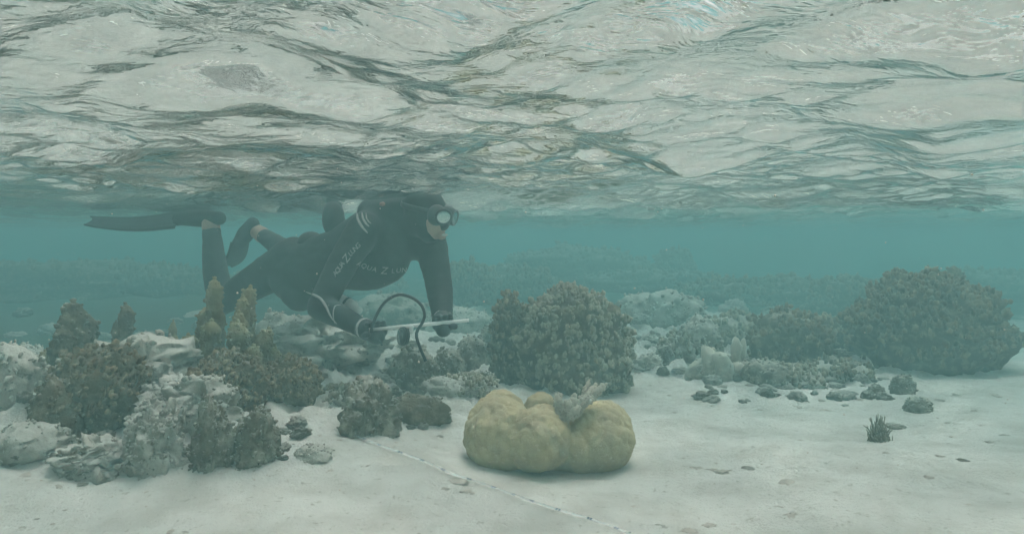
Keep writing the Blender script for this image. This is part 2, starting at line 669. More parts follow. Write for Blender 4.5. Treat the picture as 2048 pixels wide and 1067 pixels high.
# ------------------------------------------------------------------ the murky water itself
hz_v, hz_f = [], [[0, 3, 2, 1], [4, 5, 6, 7], [0, 1, 5, 4], [1, 2, 6, 5], [2, 3, 7, 6], [3, 0, 4, 7]]
for zz in (-1.6, SURF + 0.33):
    for xx, yy in ((-40, -40), (40, -40), (40, 40), (-40, 40)):
        hz_v.append((xx, yy, zz))
mh = bpy.data.materials.new('haze')
mh.use_nodes = True
hn, hl = mh.node_tree.nodes, mh.node_tree.links
hn.remove(hn['Principled BSDF'])
pv = hn.new('ShaderNodeVolumePrincipled')
pv.inputs['Color'].default_value = (0.20, 0.385, 0.405, 1)
pv.inputs['Absorption Color'].default_value = (0.0, 0.174, 0.18, 1)
pv.inputs['Density'].default_value = 0.205
pv.inputs['Anisotropy'].default_value = 0.25
hl.new(pv.outputs[0], hn['Material Output'].inputs['Volume'])
haze = link_mesh('haze', np.array(hz_v, float), hz_f, mh, smooth=False)
tag(haze, kind='stuff')

# ------------------------------------------------------------------ reef generators
def knob_field(U, count, rs, rad):
    C = rs.normal(size=(count, 3))
    C /= np.linalg.norm(C, axis=1)[:, None]
    best = np.full(len(U), 9.0)
    for k in range(0, count, 64):
        d = np.linalg.norm(U[:, None, :] - C[None, k:k + 64, :], axis=2)
        best = np.minimum(best, d.min(1))
    return np.sqrt(np.clip(1 - (best / rad) ** 2, 0, 1))


def rock_mesh(size, seed, sub=4, amp=0.28, freq=1.5, turb=0.12, knobs=0, kamp=0.12, lean=(0, 0), taper=0.0, warp=0.22):
    U, Fc = ico(sub)
    o = seed * 3.77
    r = 1 + amp * fbm(U * freq + o, 5, gain=0.58) + turb * fbm(U * freq * 2.6 + o + 9, 4, turb=True)
    if knobs:
        r = r + kamp * knob_field(U, knobs, np.random.RandomState(seed), 2.1 / math.sqrt(knobs))
    r = r + 0.35 * turb * fbm(U * freq * 7.5 + o + 3, 3, turb=True)
    V = U * r[:, None]
    wv = np.stack([fbm(U * 2.3 + o + q * 31, 3) for q in range(3)], 1)
    V = V + wv * warp
    V[:, 2] = V[:, 2] * 0.62 + 0.38          # stands about two thirds out of the sand
    k = 1 - taper * np.clip(V[:, 2], 0, 1.2)
    V[:, 0] = V[:, 0] * k + lean[0] * np.clip(V[:, 2], 0, 2)
    V[:, 1] = V[:, 1] * k + lean[1] * np.clip(V[:, 2], 0, 2)
    return V * np.asarray(size), Fc


def spot(px, py, Y=None):
    """point on the seabed where the photograph shows a thing's foot, and metres per pixel there"""
    if Y is None:
        p = ground(px, py)
    else:
        p = W(px, py, FY(Y))
        p[2] = sz(p[0], p[1])
    return p, p[1] / F_PX


def rock(name, label, cat, px, py, w, h, m='rock', seed=0, Y=None, depth=0.8, group=None, sub=4, crust=130, **kw):
    p, s = spot(px, py, Y)
    V, Fc = rock_mesh((w * s * 0.5, w * s * 0.5 * depth, h * s), seed, sub, **kw)
    bag = Bag()
    bag.add(V, Fc)
    if crust:
        q = min(w, h) * s
        knob_cloud(bag, V, vnormals(V, Fc), crust, np.random.RandomState(seed + 500), q * 0.022, q * 0.07, 1.5, lump=3)
    y_back = w * s * 0.5 * depth * 0.7
    base = (p[0] * (p[1] + y_back) / p[1], p[1] + y_back, 0)
    base = (base[0], base[1], sz(base[0], base[1]) - 0.02 if Y is None else p[2] - 0.02)
    o = bag.build(name, M[m])
    o.location = base
    tag(o, label, cat, group)
    return o


def knob_cloud(bag, V, N, count, rs, r0, r1, stretch=1.6, up=-0.25, lump=4, sub=1):
    """many small lumpy growing tips over a surface"""
    ok = np.where(N[:, 2] > up)[0]
    U, Fc = ico(sub)
    for k in range(count):
        i = ok[rs.randint(len(ok))]
        c, nrm = V[i], N[i]
        d = nrm + rs.normal(size=3) * 0.45 + [0, 0, 0.35]
        d /= np.linalg.norm(d)
        R0 = rs.uniform(r0, r1)
        for q in range(rs.randint(1, lump + 1)):
            dd = d + rs.normal(size=3) * 0.5
            dd /= np.linalg.norm(dd)
            r = R0 * rs.uniform(0.5, 1.0)
            t = np.cross(dd, [0.2, 0.5, 0.8])
            t /= np.linalg.norm(t)
            b = np.cross(dd, t)
            X = U * (1 + 0.3 * rs.uniform(-1, 1, size=(len(U), 1)))
            st = rs.uniform(1.0, stretch)
            fl = rs.uniform(0.28, 0.8)          # flattened, leafy lobes
            P = c + dd * R0 * (0.4 + q * 0.25) + r * (X[:, :1] * t * fl + X[:, 1:2] * b * 1.15 + X[:, 2:3] * dd * st)
            bag.add(P, Fc, np.clip(0.5 + 0.5 * X[:, 2] * np.sign(st), 0, 1))


def vnormals(V, Fc):
    Fc = np.asarray(Fc)
    n = np.cross(V[Fc[:, 1]] - V[Fc[:, 0]], V[Fc[:, 2]] - V[Fc[:, 0]])
    N = np.zeros_like(V)
    for k in range(3):
        np.add.at(N, Fc[:, k], n)
    return N / (np.linalg.norm(N, axis=1)[:, None] + 1e-12)


def bush(name, label, cat, px, py, w, h, count, r0, r1, m='brown_coral', base_m='dark_rock', seed=0, Y=None, depth=0.8,
         group=None, sub=4, stretch=1.6, **kw):
    p, s = spot(px, py, Y)
    size = (w * s * 0.5, w * s * 0.5 * depth, h * s)
    V, Fc = rock_mesh(size, seed, sub, **kw)
    yb = size[1] * 0.7
    base = np.array([p[0] * (p[1] + yb) / p[1], p[1] + yb, 0])
    base[2] = (sz(base[0], base[1]) if Y is None else p[2]) - 0.02
    e = tag(empty(name, base), label, cat, group)
    link_mesh('base', V, Fc, M[base_m], e)
    bag = Bag()
    kk = level(0, p[1])[2]
    knob_cloud(bag, V, vnormals(V, Fc), count, np.random.RandomState(seed + 100), r0 * kk, r1 * kk, stretch)
    b = bag.build('growing_tips', M[m], e)
    b['kind'] = 'stuff'
    return e


def column_mesh(p0, p1, r0, r1, seed, rings=26, seg=22, rough=0.30, fuzz=1.0):
    p0, p1 = np.asarray(p0, float), np.asarray(p1, float)
    ax = p1 - p0
    L = np.linalg.norm(ax)
    ax /= L
    t = np.cross(ax, [0.1, 0.9, 0.3])
    t /= np.linalg.norm(t)
    b = np.cross(ax, t)
    hh = np.linspace(0, 1, rings)
    V, A = [], []
    for k, h in enumerate(hh):
        r = r0 + (r1 - r0) * h
        cap = max(0.0, (h - 0.84) / 0.16)
        r *= math.sqrt(max(0, 1 - cap ** 2)) if h < 1 else 0.0
        for i in range(seg):
            q = i / seg * 2 * math.pi
            V.append(p0 + ax * L * h + (t * math.cos(q) + b * math.sin(q)) * max(r, 1e-4))
            A.append(h)
    V = np.array(V)
    C = p0 + np.outer(np.repeat(hh, seg), ax * L)
    d = V - C
    rr = np.linalg.norm(d, axis=1)[:, None] + 1e-9
    f = 1.0 / max(r0, r1)
    nzv = fbm(V * f * 0.8 + seed * 5.1, 3)[:, None] * rough * 1.1 + fbm(V * f * 2.6 + seed * 2.3, 3, turb=True)[:, None] * rough * 0.6 * fuzz
    V = V + d * nzv * 1.5
    bend = noise3(np.stack([np.repeat(hh, seg) * 1.6 + seed * 1.3, np.full(len(V), 2.2), np.full(len(V), 0.5)], 1))
    V = V + np.outer(bend * np.repeat(hh, seg) * r0 * 0.9, t)
    i = np.arange((rings - 1))[:, None] * seg + np.arange(seg)[None, :]
    j = np.arange((rings - 1))[:, None] * seg + (np.arange(seg)[None, :] + 1) % seg
    Fc = np.stack([i, j, j + seg, i + seg], -1).reshape(-1, 4)
    return V, Fc, np.array(A)


def columns(name, label, cat, cols, Y, base_y, m='finger_coral', group=None, seed=0, foot=None, rough=0.4, nub=130):
    """cols: (foot px, foot py, top px, top py, width px) at distance Y; each column is a part"""
    Y = FY(Y)
    cx = sum(c[0] for c in cols) / len(cols)
    b = W(cx, base_y, Y)
    e = tag(empty(name, b), label, cat, group)
    s = Y / F_PX
    for k, c in enumerate(cols):
        yy = Y + (c[5] if len(c) > 5 else 0.0)
        p0, p1 = W(c[0], c[1], yy), W(c[2], c[3], yy) - b
        p0[2] = min(p0[2], sz(p0[0], p0[1]) - 0.03)          # rooted in the bottom
        p0 = p0 - b
        r = c[4] * s * 0.5
        V, Fc, A = column_mesh(p0, p1, r * 1.12, r * 0.72, seed + k * 3 + 1, rough=rough)
        bag = Bag()
        bag.add(V, Fc, A)
        rs = np.random.RandomState(seed * 7 + k)
        U, F2 = ico(1)
        for q in range(nub):
            i = rs.randint(len(V))
            rr = r * rs.uniform(0.09, 0.22)
            X = U * (1 + 0.35 * rs.uniform(-1, 1, size=(len(U), 1)))
            bag.add(V[i] + X * rr, F2, A[i])
        bag.build('column', M[m], e)
    return e

# ------------------------------------------------------------------ the tan boulder coral in the foreground
def boulder_coral():
    Yc = 2.32
    b = Bag()
    s = Yc / F_PX
    I3 = np.eye(3)

    def el(px, py, dy, rx, ry, rz):
        ellipsoid(b, W(px, py, Yc + dy), I3, (rx * s, ry * s, rz * s))
    el(1000, 868, 0.02, 72, 80, 76)       # left lobe
    el(1002, 818, 0.10, 48, 50, 38)       # its raised shoulder
    el(1075, 880, -0.05, 64, 62, 62)      # front lobe
    el(1088, 846, 0.00, 44, 44, 34)
    el(1196, 876, 0.03, 70, 78, 74)       # right lobe
    el(1216, 850, 0.08, 46, 52, 48)
    el(1160, 895, 0.0, 56, 60, 52)
    el(1080, 815, 0.20, 34, 34, 32)       # small lobe at the back
    el(1092, 915, 0.08, 104, 70, 40)      # foot
    V, Fc, N = remeshed(b, 0.0065, 5)
    C = W(1097, 872, Yc)
    rs = np.random.RandomState(3)
    # rounded knobs all over, drawn out downwards on the flanks
    Q = (V - C) / [1, 1, 1.35]
    pts = V[rs.choice(len(V), 2600, replace=False)]
    pts = (pts - C) / [1, 1, 1.35]
    keep = []
    for p in pts:
        if all(np.linalg.norm(p - q) > 0.027 for q in keep):
            keep.append(p)
    keep = np.array(keep)
    best = np.full(len(V), 9.0)
    for k in range(0, len(keep), 32):
        best = np.minimum(best, np.linalg.norm(Q[:, None] - keep[None, k:k + 32], axis=2).min(1))
    kn = np.sqrt(np.clip(1 - (best / 0.031) ** 2, 0, 1))
    fade = np.clip((V[:, 2] + 0.05) / 0.08, 0.3, 1)
    ridge = np.abs(noise3(V * [17, 17, 7] + 2.0))
    V = V + N * ((kn - 0.55) * 0.017 * fade - 0.008 * np.exp(-(ridge / 0.10) ** 2) * fade * 0.6 + 0.015 * fbm(V * 8 + 4, 3) + 0.0055 * fbm(V * 55, 3))[:, None]
    base = W(1097, 945, Yc)
    o = link_mesh('boulder_coral', V - base, Fc, M['boulder'])
    o.location = base
    tag(o, 'large tan lobed boulder coral on open sand in the foreground', 'coral')


boulder_coral()


def antler(name, label, cat, px, py, Y, twigs, m, seed, thick=1.0, nub=14):
    """small branching coral: each twig is a tapered knobbly part"""
    b0 = W(px, py, Y)
    e = tag(empty(name, b0), label, cat)
    for k, (x0, y0, x1, y1, w, dy) in enumerate(twigs):
        p0, p1 = W(x0, y0, Y) - b0, W(x1, y1, Y + dy) - b0
        r = w * Y / F_PX * 0.5 * thick
        V, Fc, A = column_mesh(p0, p1, r, r * 0.7, seed + k, rings=16, seg=12, rough=0.35)
        bag = Bag()
        bag.add(V, Fc, A)
        rs = np.random.RandomState(seed + k)
        U, F2 = ico(1)
        for q in range(nub):
            i = rs.randint(len(V))
            bag.add(V[i] + U * (1 + 0.3 * rs.uniform(-1, 1, size=(len(U), 1))) * r * rs.uniform(0.25, 0.5), F2, A[i])
        bag.build('branch', M[m], e)
    return e


antler('branching_coral', 'small knobbly branching coral growing in the cleft of the tan boulder coral', 'coral', 1135, 838, 2.28,
       [(1120, 850, 1122, 785, 20, 0.02), (1130, 845, 1150, 790, 20, 0.0), (1140, 838, 1190, 768, 18, 0.03), (1150, 830, 1208, 764, 17, 0.0),
        (1125, 835, 1140, 800, 18, -0.02), (1135, 830, 1175, 785, 18, 0.0), (1150, 822, 1188, 795, 16, -0.03), (1165, 800, 1178, 760, 11, 0.05),
        (1118, 842, 1160, 812, 18, -0.04), (1120, 830, 1112, 788, 16, 0.05), (1160, 815, 1206, 780, 15, 0.02)], 'pale_branch', 31, nub=26)

# ------------------------------------------------------------------ reef on the left, near the camera
rock('coral_rock', 'broad sand-dusted rock mound between the brown columns at left', 'rock', 275, 815, 270, 135, 'pale_rock', seed=4, sub=5, knobs=60, kamp=0.2, amp=0.38, turb=0.26, warp=0.34)
columns('column_coral', 'tall dark brown column coral, leftmost of the upright ones at left', 'coral',
        [(150, 790, 150, 602, 62), (118, 800, 122, 655, 48, -0.08), (178, 790, 172, 625, 46, 0.05), (205, 800, 196, 690, 50, -0.1)], 2.72, 800, 'dark_rock', seed=2)
columns('finger_coral', 'knobbly brown fingers rising out of the dark bushy mass at far left', 'coral',
        [(88, 800, 92, 700, 34, 0.05), (128, 810, 126, 712, 36, -0.05), (215, 790, 222, 692, 36), (262, 790, 264, 715, 32), (180, 830, 186, 738, 40, -0.1), (150, 860, 146, 775, 42, -0.16),
         (232, 840, 238, 760, 38, -0.12), (285, 820, 290, 748, 30, -0.05), (60, 830, 56, 745, 34, -0.05)], 2.62, 830, 'finger_coral', seed=120, nub=140, rough=0.42)
columns('column_coral', 'single short brown column on the far edge of the left rock mound', 'coral',
        [(244, 735, 243, 606, 34), (236, 735, 234, 640, 22, -0.03)], 3.0, 735, 'dark_rock', seed=9)
bush('bushy_coral', 'dark brown bushy coral mass below the leftmost columns', 'coral', 205, 865, 215, 165, 800, 0.005, 0.014, 'brown_coral', seed=6, sub=4)
rock('coral_rock', 'algae-brown rock cut by the left edge of the picture', 'rock', 18, 820, 130, 120, 'pale_rock', seed=7, knobs=50, kamp=0.1)
rock('coral_rock', 'small pale lump high at the left edge beside the tall columns', 'rock', 62, 770, 90, 85, 'pale_rock', seed=8, knobs=40, kamp=0.1)
rock('coral_stub', 'dark rounded cone of dead coral low at left', 'rock', 115, 893, 118, 128, 'dark_rock', seed=10, amp=0.18, turb=0.05, taper=0.35)
rock('coral_rock', 'low pale rubble rock at the lower left edge on the sand', 'rock', 62, 925, 150, 70, 'pale_rock', seed=11, knobs=60, kamp=0.12)
rock('coral_rock', 'low sandy arch of rock at the front foot of the left reef', 'rock', 200, 948, 150, 66, 'pale_rock', seed=12, crust=240, knobs=60, kamp=0.2, sub=5, amp=0.38, turb=0.26, warp=0.34)
rock('coral_rock', 'lumpy rock with crusted sides left of the twin green-sided lumps', 'rock', 312, 942, 112, 128, 'pale_rock', seed=13, crust=260, knobs=60, kamp=0.2, sub=5, amp=0.38, turb=0.26, warp=0.34)
rock('coral_stub', 'left one of the twin green-sided coral stubs at the sand edge', 'rock', 428, 938, 78, 138, 'rock', seed=14, crust=260, knobs=50, kamp=0.2, taper=0.2, sub=5, amp=0.38, turb=0.26, warp=0.34)
rock('coral_stub', 'right one of the twin green-sided coral stubs at the sand edge', 'rock', 516, 930, 86, 112, 'rock', seed=15, crust=260, knobs=50, kamp=0.2, taper=0.25, sub=5, amp=0.38, turb=0.26, warp=0.34)
rock('coral_rock', 'sand-covered saddle of rock behind the twin coral stubs', 'rock', 380, 855, 170, 88, 'pale_rock', seed=16, crust=200, knobs=60, kamp=0.2, sub=5, amp=0.38, turb=0.26, warp=0.34)
bush('bushy_coral', 'dark green-brown bushy coral at the foot of the yellow-tipped fingers', 'coral', 455, 808, 165, 125, 700, 0.005, 0.013, 'brown_coral', seed=17)
columns('finger_coral', 'upright finger corals with yellowish tips in front of the bent legs', 'coral',
        [(415, 700, 440, 557, 40), (402, 715, 412, 610, 36, 0.05), (478, 720, 484, 592, 34), (497, 730, 500, 572, 40, 0.03),
         (425, 760, 420, 640, 44, -0.06), (455, 760, 468, 640, 44, -0.08), (470, 740, 478, 622, 36, -0.04), (515, 760, 530, 655, 40, 0.02),
         (395, 780, 388, 668, 38, -0.05), (540, 770, 548, 690, 36, 0.04), (360, 770, 352, 682, 38, 0.0), (500, 780, 512, 690, 40, -0.08)],
        2.62, 780, 'finger_coral', seed=20, nub=170, rough=0.42)
columns('column_coral', 'tiny brown stub standing on the skyline of the left mound', 'coral', [(343, 705, 343, 640, 20), (352, 710, 356, 668, 22, -0.03)], 2.95, 705, 'finger_coral', seed=41)
bush('bushy_coral', 'small dark bushy coral on the sand right of the finger corals', 'coral', 585, 812, 112, 90, 420, 0.005, 0.012, 'brown_coral', seed=18)
rock('coral_rock', 'pale sand-covered hump low on the sand behind the tape', 'rock', 625, 922, 80, 36, 'pale_rock', seed=19, amp=0.2)

# ------------------------------------------------------------------ rubble slope under and in front of the diver
rock('rubble_mound', 'wide pale rubble slope below the diver and left of the held rod', 'rock', 640, 735, 240, 95, 'pale_rock', seed=21, knobs=90, kamp=0.2, sub=5, amp=0.38, turb=0.26, warp=0.34)
rock('coral_rock', 'pale lumpy rock just right of the yellow-tipped fingers', 'rock', 565, 722, 110, 92, 'pale_rock', seed=22, knobs=50, kamp=0.12)
rock('coral_rock', 'flat rock on the rubble slope under the near elbow', 'rock', 690, 715, 120, 45, 'pale_rock', seed=23, knobs=50, kamp=0.1)
rock('coral_rock', 'jagged grey-green rock in mid sand with a pointed left top', 'rock', 742, 868, 108, 112, 'rock', seed=24, knobs=50, kamp=0.2, lean=(-0.12, 0), sub=5, amp=0.38, turb=0.26, warp=0.34)
rock('coral_rock', 'low dark ridge of rock running right from the jagged one', 'rock', 825, 846, 150, 62, 'dark_rock', seed=25, knobs=60, kamp=0.12, depth=0.4)
rock('coral_rock', 'squat grey block directly below the hanging hose end', 'rock', 828, 790, 98, 100, 'rock', seed=26, knobs=40, kamp=0.1)
rock('coral_rock', 'small craggy rock right of the squat grey block', 'rock', 895, 765, 64, 62, 'rock', seed=27, knobs=40, kamp=0.14)
rock('coral_rock', 'small rock with pale top left of the central coral head', 'rock', 948, 740, 70, 62, 'rock', seed=28, knobs=40, kamp=0.14)
rock('coral_rock', 'flat pale stone between the boulder coral and the jagged rock', 'rock', 885, 802, 80, 32, 'pale_rock', seed=29, knobs=40, kamp=0.14)
rock('coral_rock', 'little pale lump beside the foot of the central coral head', 'rock', 968, 775, 48, 40, 'rock', seed=30, knobs=30, kamp=0.14)
rock('coral_rock', 'smooth greenish hump seen through the loop of hose', 'rock', 775, 668, 190, 82, 'rock', seed=31, Y=4.6, knobs=70, kamp=0.06)
rock('coral_rock', 'pale low bank behind the shoulder-side arm', 'rock', 920, 690, 130, 50, 'pale_rock', seed=32, Y=4.4, knobs=60, kamp=0.1)
rock('coral_rock', 'little dark stone at the upper end of the tape', 'rock', 700, 845, 40, 26, 'rock', seed=33)

# ------------------------------------------------------------------ central coral head
bush('leafy_coral', 'tall leafy coral head standing behind the tan boulder coral', 'coral', 1148, 790, 225, 205, 1300, 0.007, 0.019, 'pale_tip',
     seed=36, sub=5, amp=0.22, knobs=60, kamp=0.14, depth=0.9)
bush('pillar_coral', 'narrow coral pillar darkened as the shaded left side of the tall coral head', 'coral', 1025, 765, 80, 165, 420, 0.007, 0.018, 'brown_coral',
     seed=37, sub=4, amp=0.2, knobs=40, kamp=0.14)  # darker coral colour stands in for the shade on the head's left side
rock('coral_rock', 'dark knob of rock left of the narrow coral pillar', 'rock', 985, 712, 62, 60, 'rock', seed=38, knobs=40, kamp=0.14)

# ------------------------------------------------------------------ right of centre
columns('pillar_coral', 'cluster of stubby knobbed pillars with pale tops right of centre', 'coral',
        [(1390, 790, 1392, 712, 40), (1420, 800, 1416, 690, 40, -0.05), (1448, 800, 1446, 702, 40, -0.1), (1470, 790, 1466, 672, 26, 0.05), (1486, 780, 1484, 674, 18, 0.08),
         (1490, 800, 1492, 720, 34), (1412, 812, 1414, 765, 26, -0.14), (1468, 798, 1470, 722, 36, -0.08)], 3.35, 800, 'pale_branch', seed=50, rough=0.3, nub=26)
rock('coral_rock', 'grey rock behind the stubby pillars', 'rock', 1400, 735, 80, 90, 'pale_rock', seed=51, knobs=50, kamp=0.14)
rock('coral_rock', 'pale rounded rock at the foot of the far reef', 'rock', 1345, 690, 115, 78, 'pale_rock', seed=52, Y=4.5, knobs=60, kamp=0.14)
rock('coral_rock', 'pale flat rock right of the top of the central coral head', 'rock', 1285, 668, 105, 58, 'pale_rock', seed=53, Y=4.6, knobs=60, kamp=0.14)
rock('coral_rock', 'small upright dark stone between coral head and pillars', 'rock', 1330, 732, 40, 46, 'rock', seed=54)
rock('coral_rock', 'small pale stone beside the small upright dark stone', 'rock', 1300, 735, 46, 34, 'pale_rock', seed=55, knobs=20, kamp=0.14)
bush('bushy_coral', 'brown bushy coral behind and right of the stubby pillars', 'coral', 1580, 728, 150, 98, 260, 0.010, 0.022, 'brown_coral', seed=56, knobs=30, kamp=0.14)
bush('bushy_coral', 'low hazy bushy coral left of the big right-hand mound', 'coral', 1655, 705, 110, 72, 180, 0.010, 0.022, 'pale_tip', seed=57)
rock('coral_rock', 'rubble rock between the stubby pillars and the brown bushy coral', 'rock', 1530, 768, 90, 52, 'rock', seed=59, knobs=40, kamp=0.14)
rock('coral_rock', 'lone dark lump on bright sand in front of the big right-hand mound', 'rock', 1806, 790, 46, 44, 'rock', seed=60, knobs=20, kamp=0.12)
rock('coral_rock', 'second dark lump nearer the camera than the lone one', 'rock', 1836, 826, 52, 36, 'rock', seed=61, knobs=20, kamp=0.12)
rock('coral_rock', 'small brown lump left of the lone dark lump', 'rock', 1752, 786, 30, 24, 'rock', seed=62, knobs=20, kamp=0.12)
rock('coral_rock', 'brown lump at the left foot of the big right-hand mound', 'rock', 1700, 752, 46, 40, 'rock', seed=63, knobs=20, kamp=0.12)
rock('sea_cucumber', 'dark flat oblong lying on the sand at far right', 'rock', 1922, 922, 42, 15, 'dark_rock', seed=64, amp=0.12, turb=0.03, depth=0.5)

bush('bushy_coral', 'low pale broken coral patch beyond the stubby pillars', 'coral', 1475, 690, 120, 58, 260, 0.010, 0.024, 'pale_tip', 'pale_rock', seed=130, knobs=40, kamp=0.2, amp=0.4)
bush('bushy_coral', 'low pale broken coral patch just right of the leafy coral', 'coral', 1372, 712, 96, 48, 220, 0.010, 0.022, 'pale_tip', 'pale_rock', seed=131, knobs=40, kamp=0.2, amp=0.4)
bush('bushy_coral', 'flat broken coral patch in front of the brown bushy coral', 'coral', 1560, 772, 150, 34, 300, 0.008, 0.020, 'pale_tip', 'pale_rock', seed=132, knobs=40, kamp=0.2, amp=0.4)
bush('bushy_coral', 'flat broken coral patch at the left foot of the smaller brown lobe', 'coral', 1668, 762, 130, 36, 260, 0.008, 0.020, 'brown_coral', 'pale_rock', seed=133, knobs=40, kamp=0.2, amp=0.4)
bush('bushy_coral', 'low pale coral patch between the squat grey block and the leafy coral', 'coral', 940, 785, 90, 34, 200, 0.008, 0.018, 'pale_tip', 'pale_rock', seed=134, knobs=40, kamp=0.2, amp=0.4)
bush('bushy_coral', 'low pale coral patch on the sand between jagged rock and finger corals', 'coral', 668, 800, 110, 34, 220, 0.007, 0.016, 'pale_tip', 'pale_rock', seed=135, knobs=40, kamp=0.2, amp=0.4)

# big mound at right
bush('coral_mound', 'big dark brown coral mound at the right side', 'coral', 1856, 746, 305, 180, 1500, 0.009, 0.024, 'brown_coral', seed=66, sub=5, amp=0.2, knobs=50, kamp=0.1, depth=0.75)
bush('coral_mound', 'smaller brown lobe against the left flank of the big mound', 'coral', 1735, 704, 125, 100, 460, 0.009, 0.022, 'brown_coral', seed=67, sub=4)
columns('column_coral', 'knobbed brown column on top of the big right-hand mound', 'coral', [(1908, 610, 1912, 530, 40), (1885, 620, 1880, 560, 44, 0.05), (1930, 620, 1938, 575, 36, 0.02)],
        4.15, 620, 'brown_coral', seed=68, nub=60)

# algae tuft on the open sand
def algae(name, label, px, py, w, h, seed):
    p, s = spot(px, py)
    e = tag(empty(name, p), label, 'algae')
    rs = np.random.RandomState(seed)
    bag = Bag()
    for k in range(230):
        a, rr = rs.uniform(0, 6.28), rs.uniform(0, 0.5) * w * s
        q0 = np.array([rr * math.cos(a), rr * math.sin(a), -0.005])
        H = h * s * rs.uniform(0.35, 1.0) * (1.15 - rr / (w * s * 0.5) * 0.85)
        tipv = q0 * 0.55 + [rs.normal() * 0.016, rs.normal() * 0.016, H]
        mid = (q0 + tipv) / 2 + rs.normal(size=3) * 0.005
        tube(bag, spline([q0, mid, tipv], 4), np.linspace(0.0030, 0.0016, 9), 5, np.linspace(0, 1, 9 * 5 + 2))
    o = bag.build('fronds', M['pale_tip'], e)
    o['kind'] = 'stuff'
    V, Fc = rock_mesh((w * s * 0.42, w * s * 0.35, h * s * 0.5), seed, 3)
    link_mesh('holdfast', V, Fc, M['dark_rock'], e)
    return e


algae('algae_tuft', 'olive brown pointed algae tuft alone on the sand at right', 1757, 880, 44, 52, 71)
rock('coral_rock', 'grey crumb of rubble beside the olive algae tuft', 'rock', 1792, 858, 40, 16, 'rock', seed=72, knobs=20, kamp=0.2)

# ------------------------------------------------------------------ far reef, fading into the murk
far = [
    ('far_reef', 'broad dim coral ridge on the horizon behind the central coral head', 1150, 600, 300, 88, 8.6, 75),
    ('far_reef', 'dim reef shoulder right of the broad ridge on the horizon', 1290, 600, 260, 52, 8.0, 76),
    ('far_reef', 'tall dim coral clump beyond the hanging far arm', 935, 640, 110, 96, 6.2, 77),
    ('far_reef', 'low dim reef between the far arm and the broad ridge', 1030, 620, 170, 66, 7.0, 78),
    ('far_reef', 'dim spire of coral on the horizon right of the broad ridge', 1348, 600, 80, 82, 9.0, 79),
    ('far_reef', 'dim reef patch above the stubby pillars', 1450, 640, 190, 60, 6.4, 80),
    ('far_reef', 'hazy reef patch between pillars and right-hand mound', 1585, 640, 200, 64, 6.6, 81),
    ('far_reef', 'hazy coral hump just left of the big right-hand mound', 1700, 650, 150, 84, 5.8, 82),
    ('far_reef', 'hazy reef behind the right flank of the big mound', 2010, 640, 240, 60, 7.0, 83),
    ('far_reef', 'dim wide reef far behind the left columns', 120, 640, 460, 92, 6.6, 84),
    ('far_reef', 'dim reef hump far behind the swim fin', 330, 640, 240, 70, 7.0, 85),
    ('far_reef', 'dim reef behind the raised shins', 520, 640, 180, 50, 6.6, 86),
    ('far_reef', 'faint reef low behind the diver belly', 700, 630, 200, 50, 7.0, 87),
]
for nm, lb, px, py, w, h, Y, sd in far:
    bush(nm, lb, 'reef', px, py, w, h * 0.88, 420, 0.012, 0.035, 'brown_coral', seed=sd, Y=Y, knobs=50, kamp=0.16, amp=0.34)

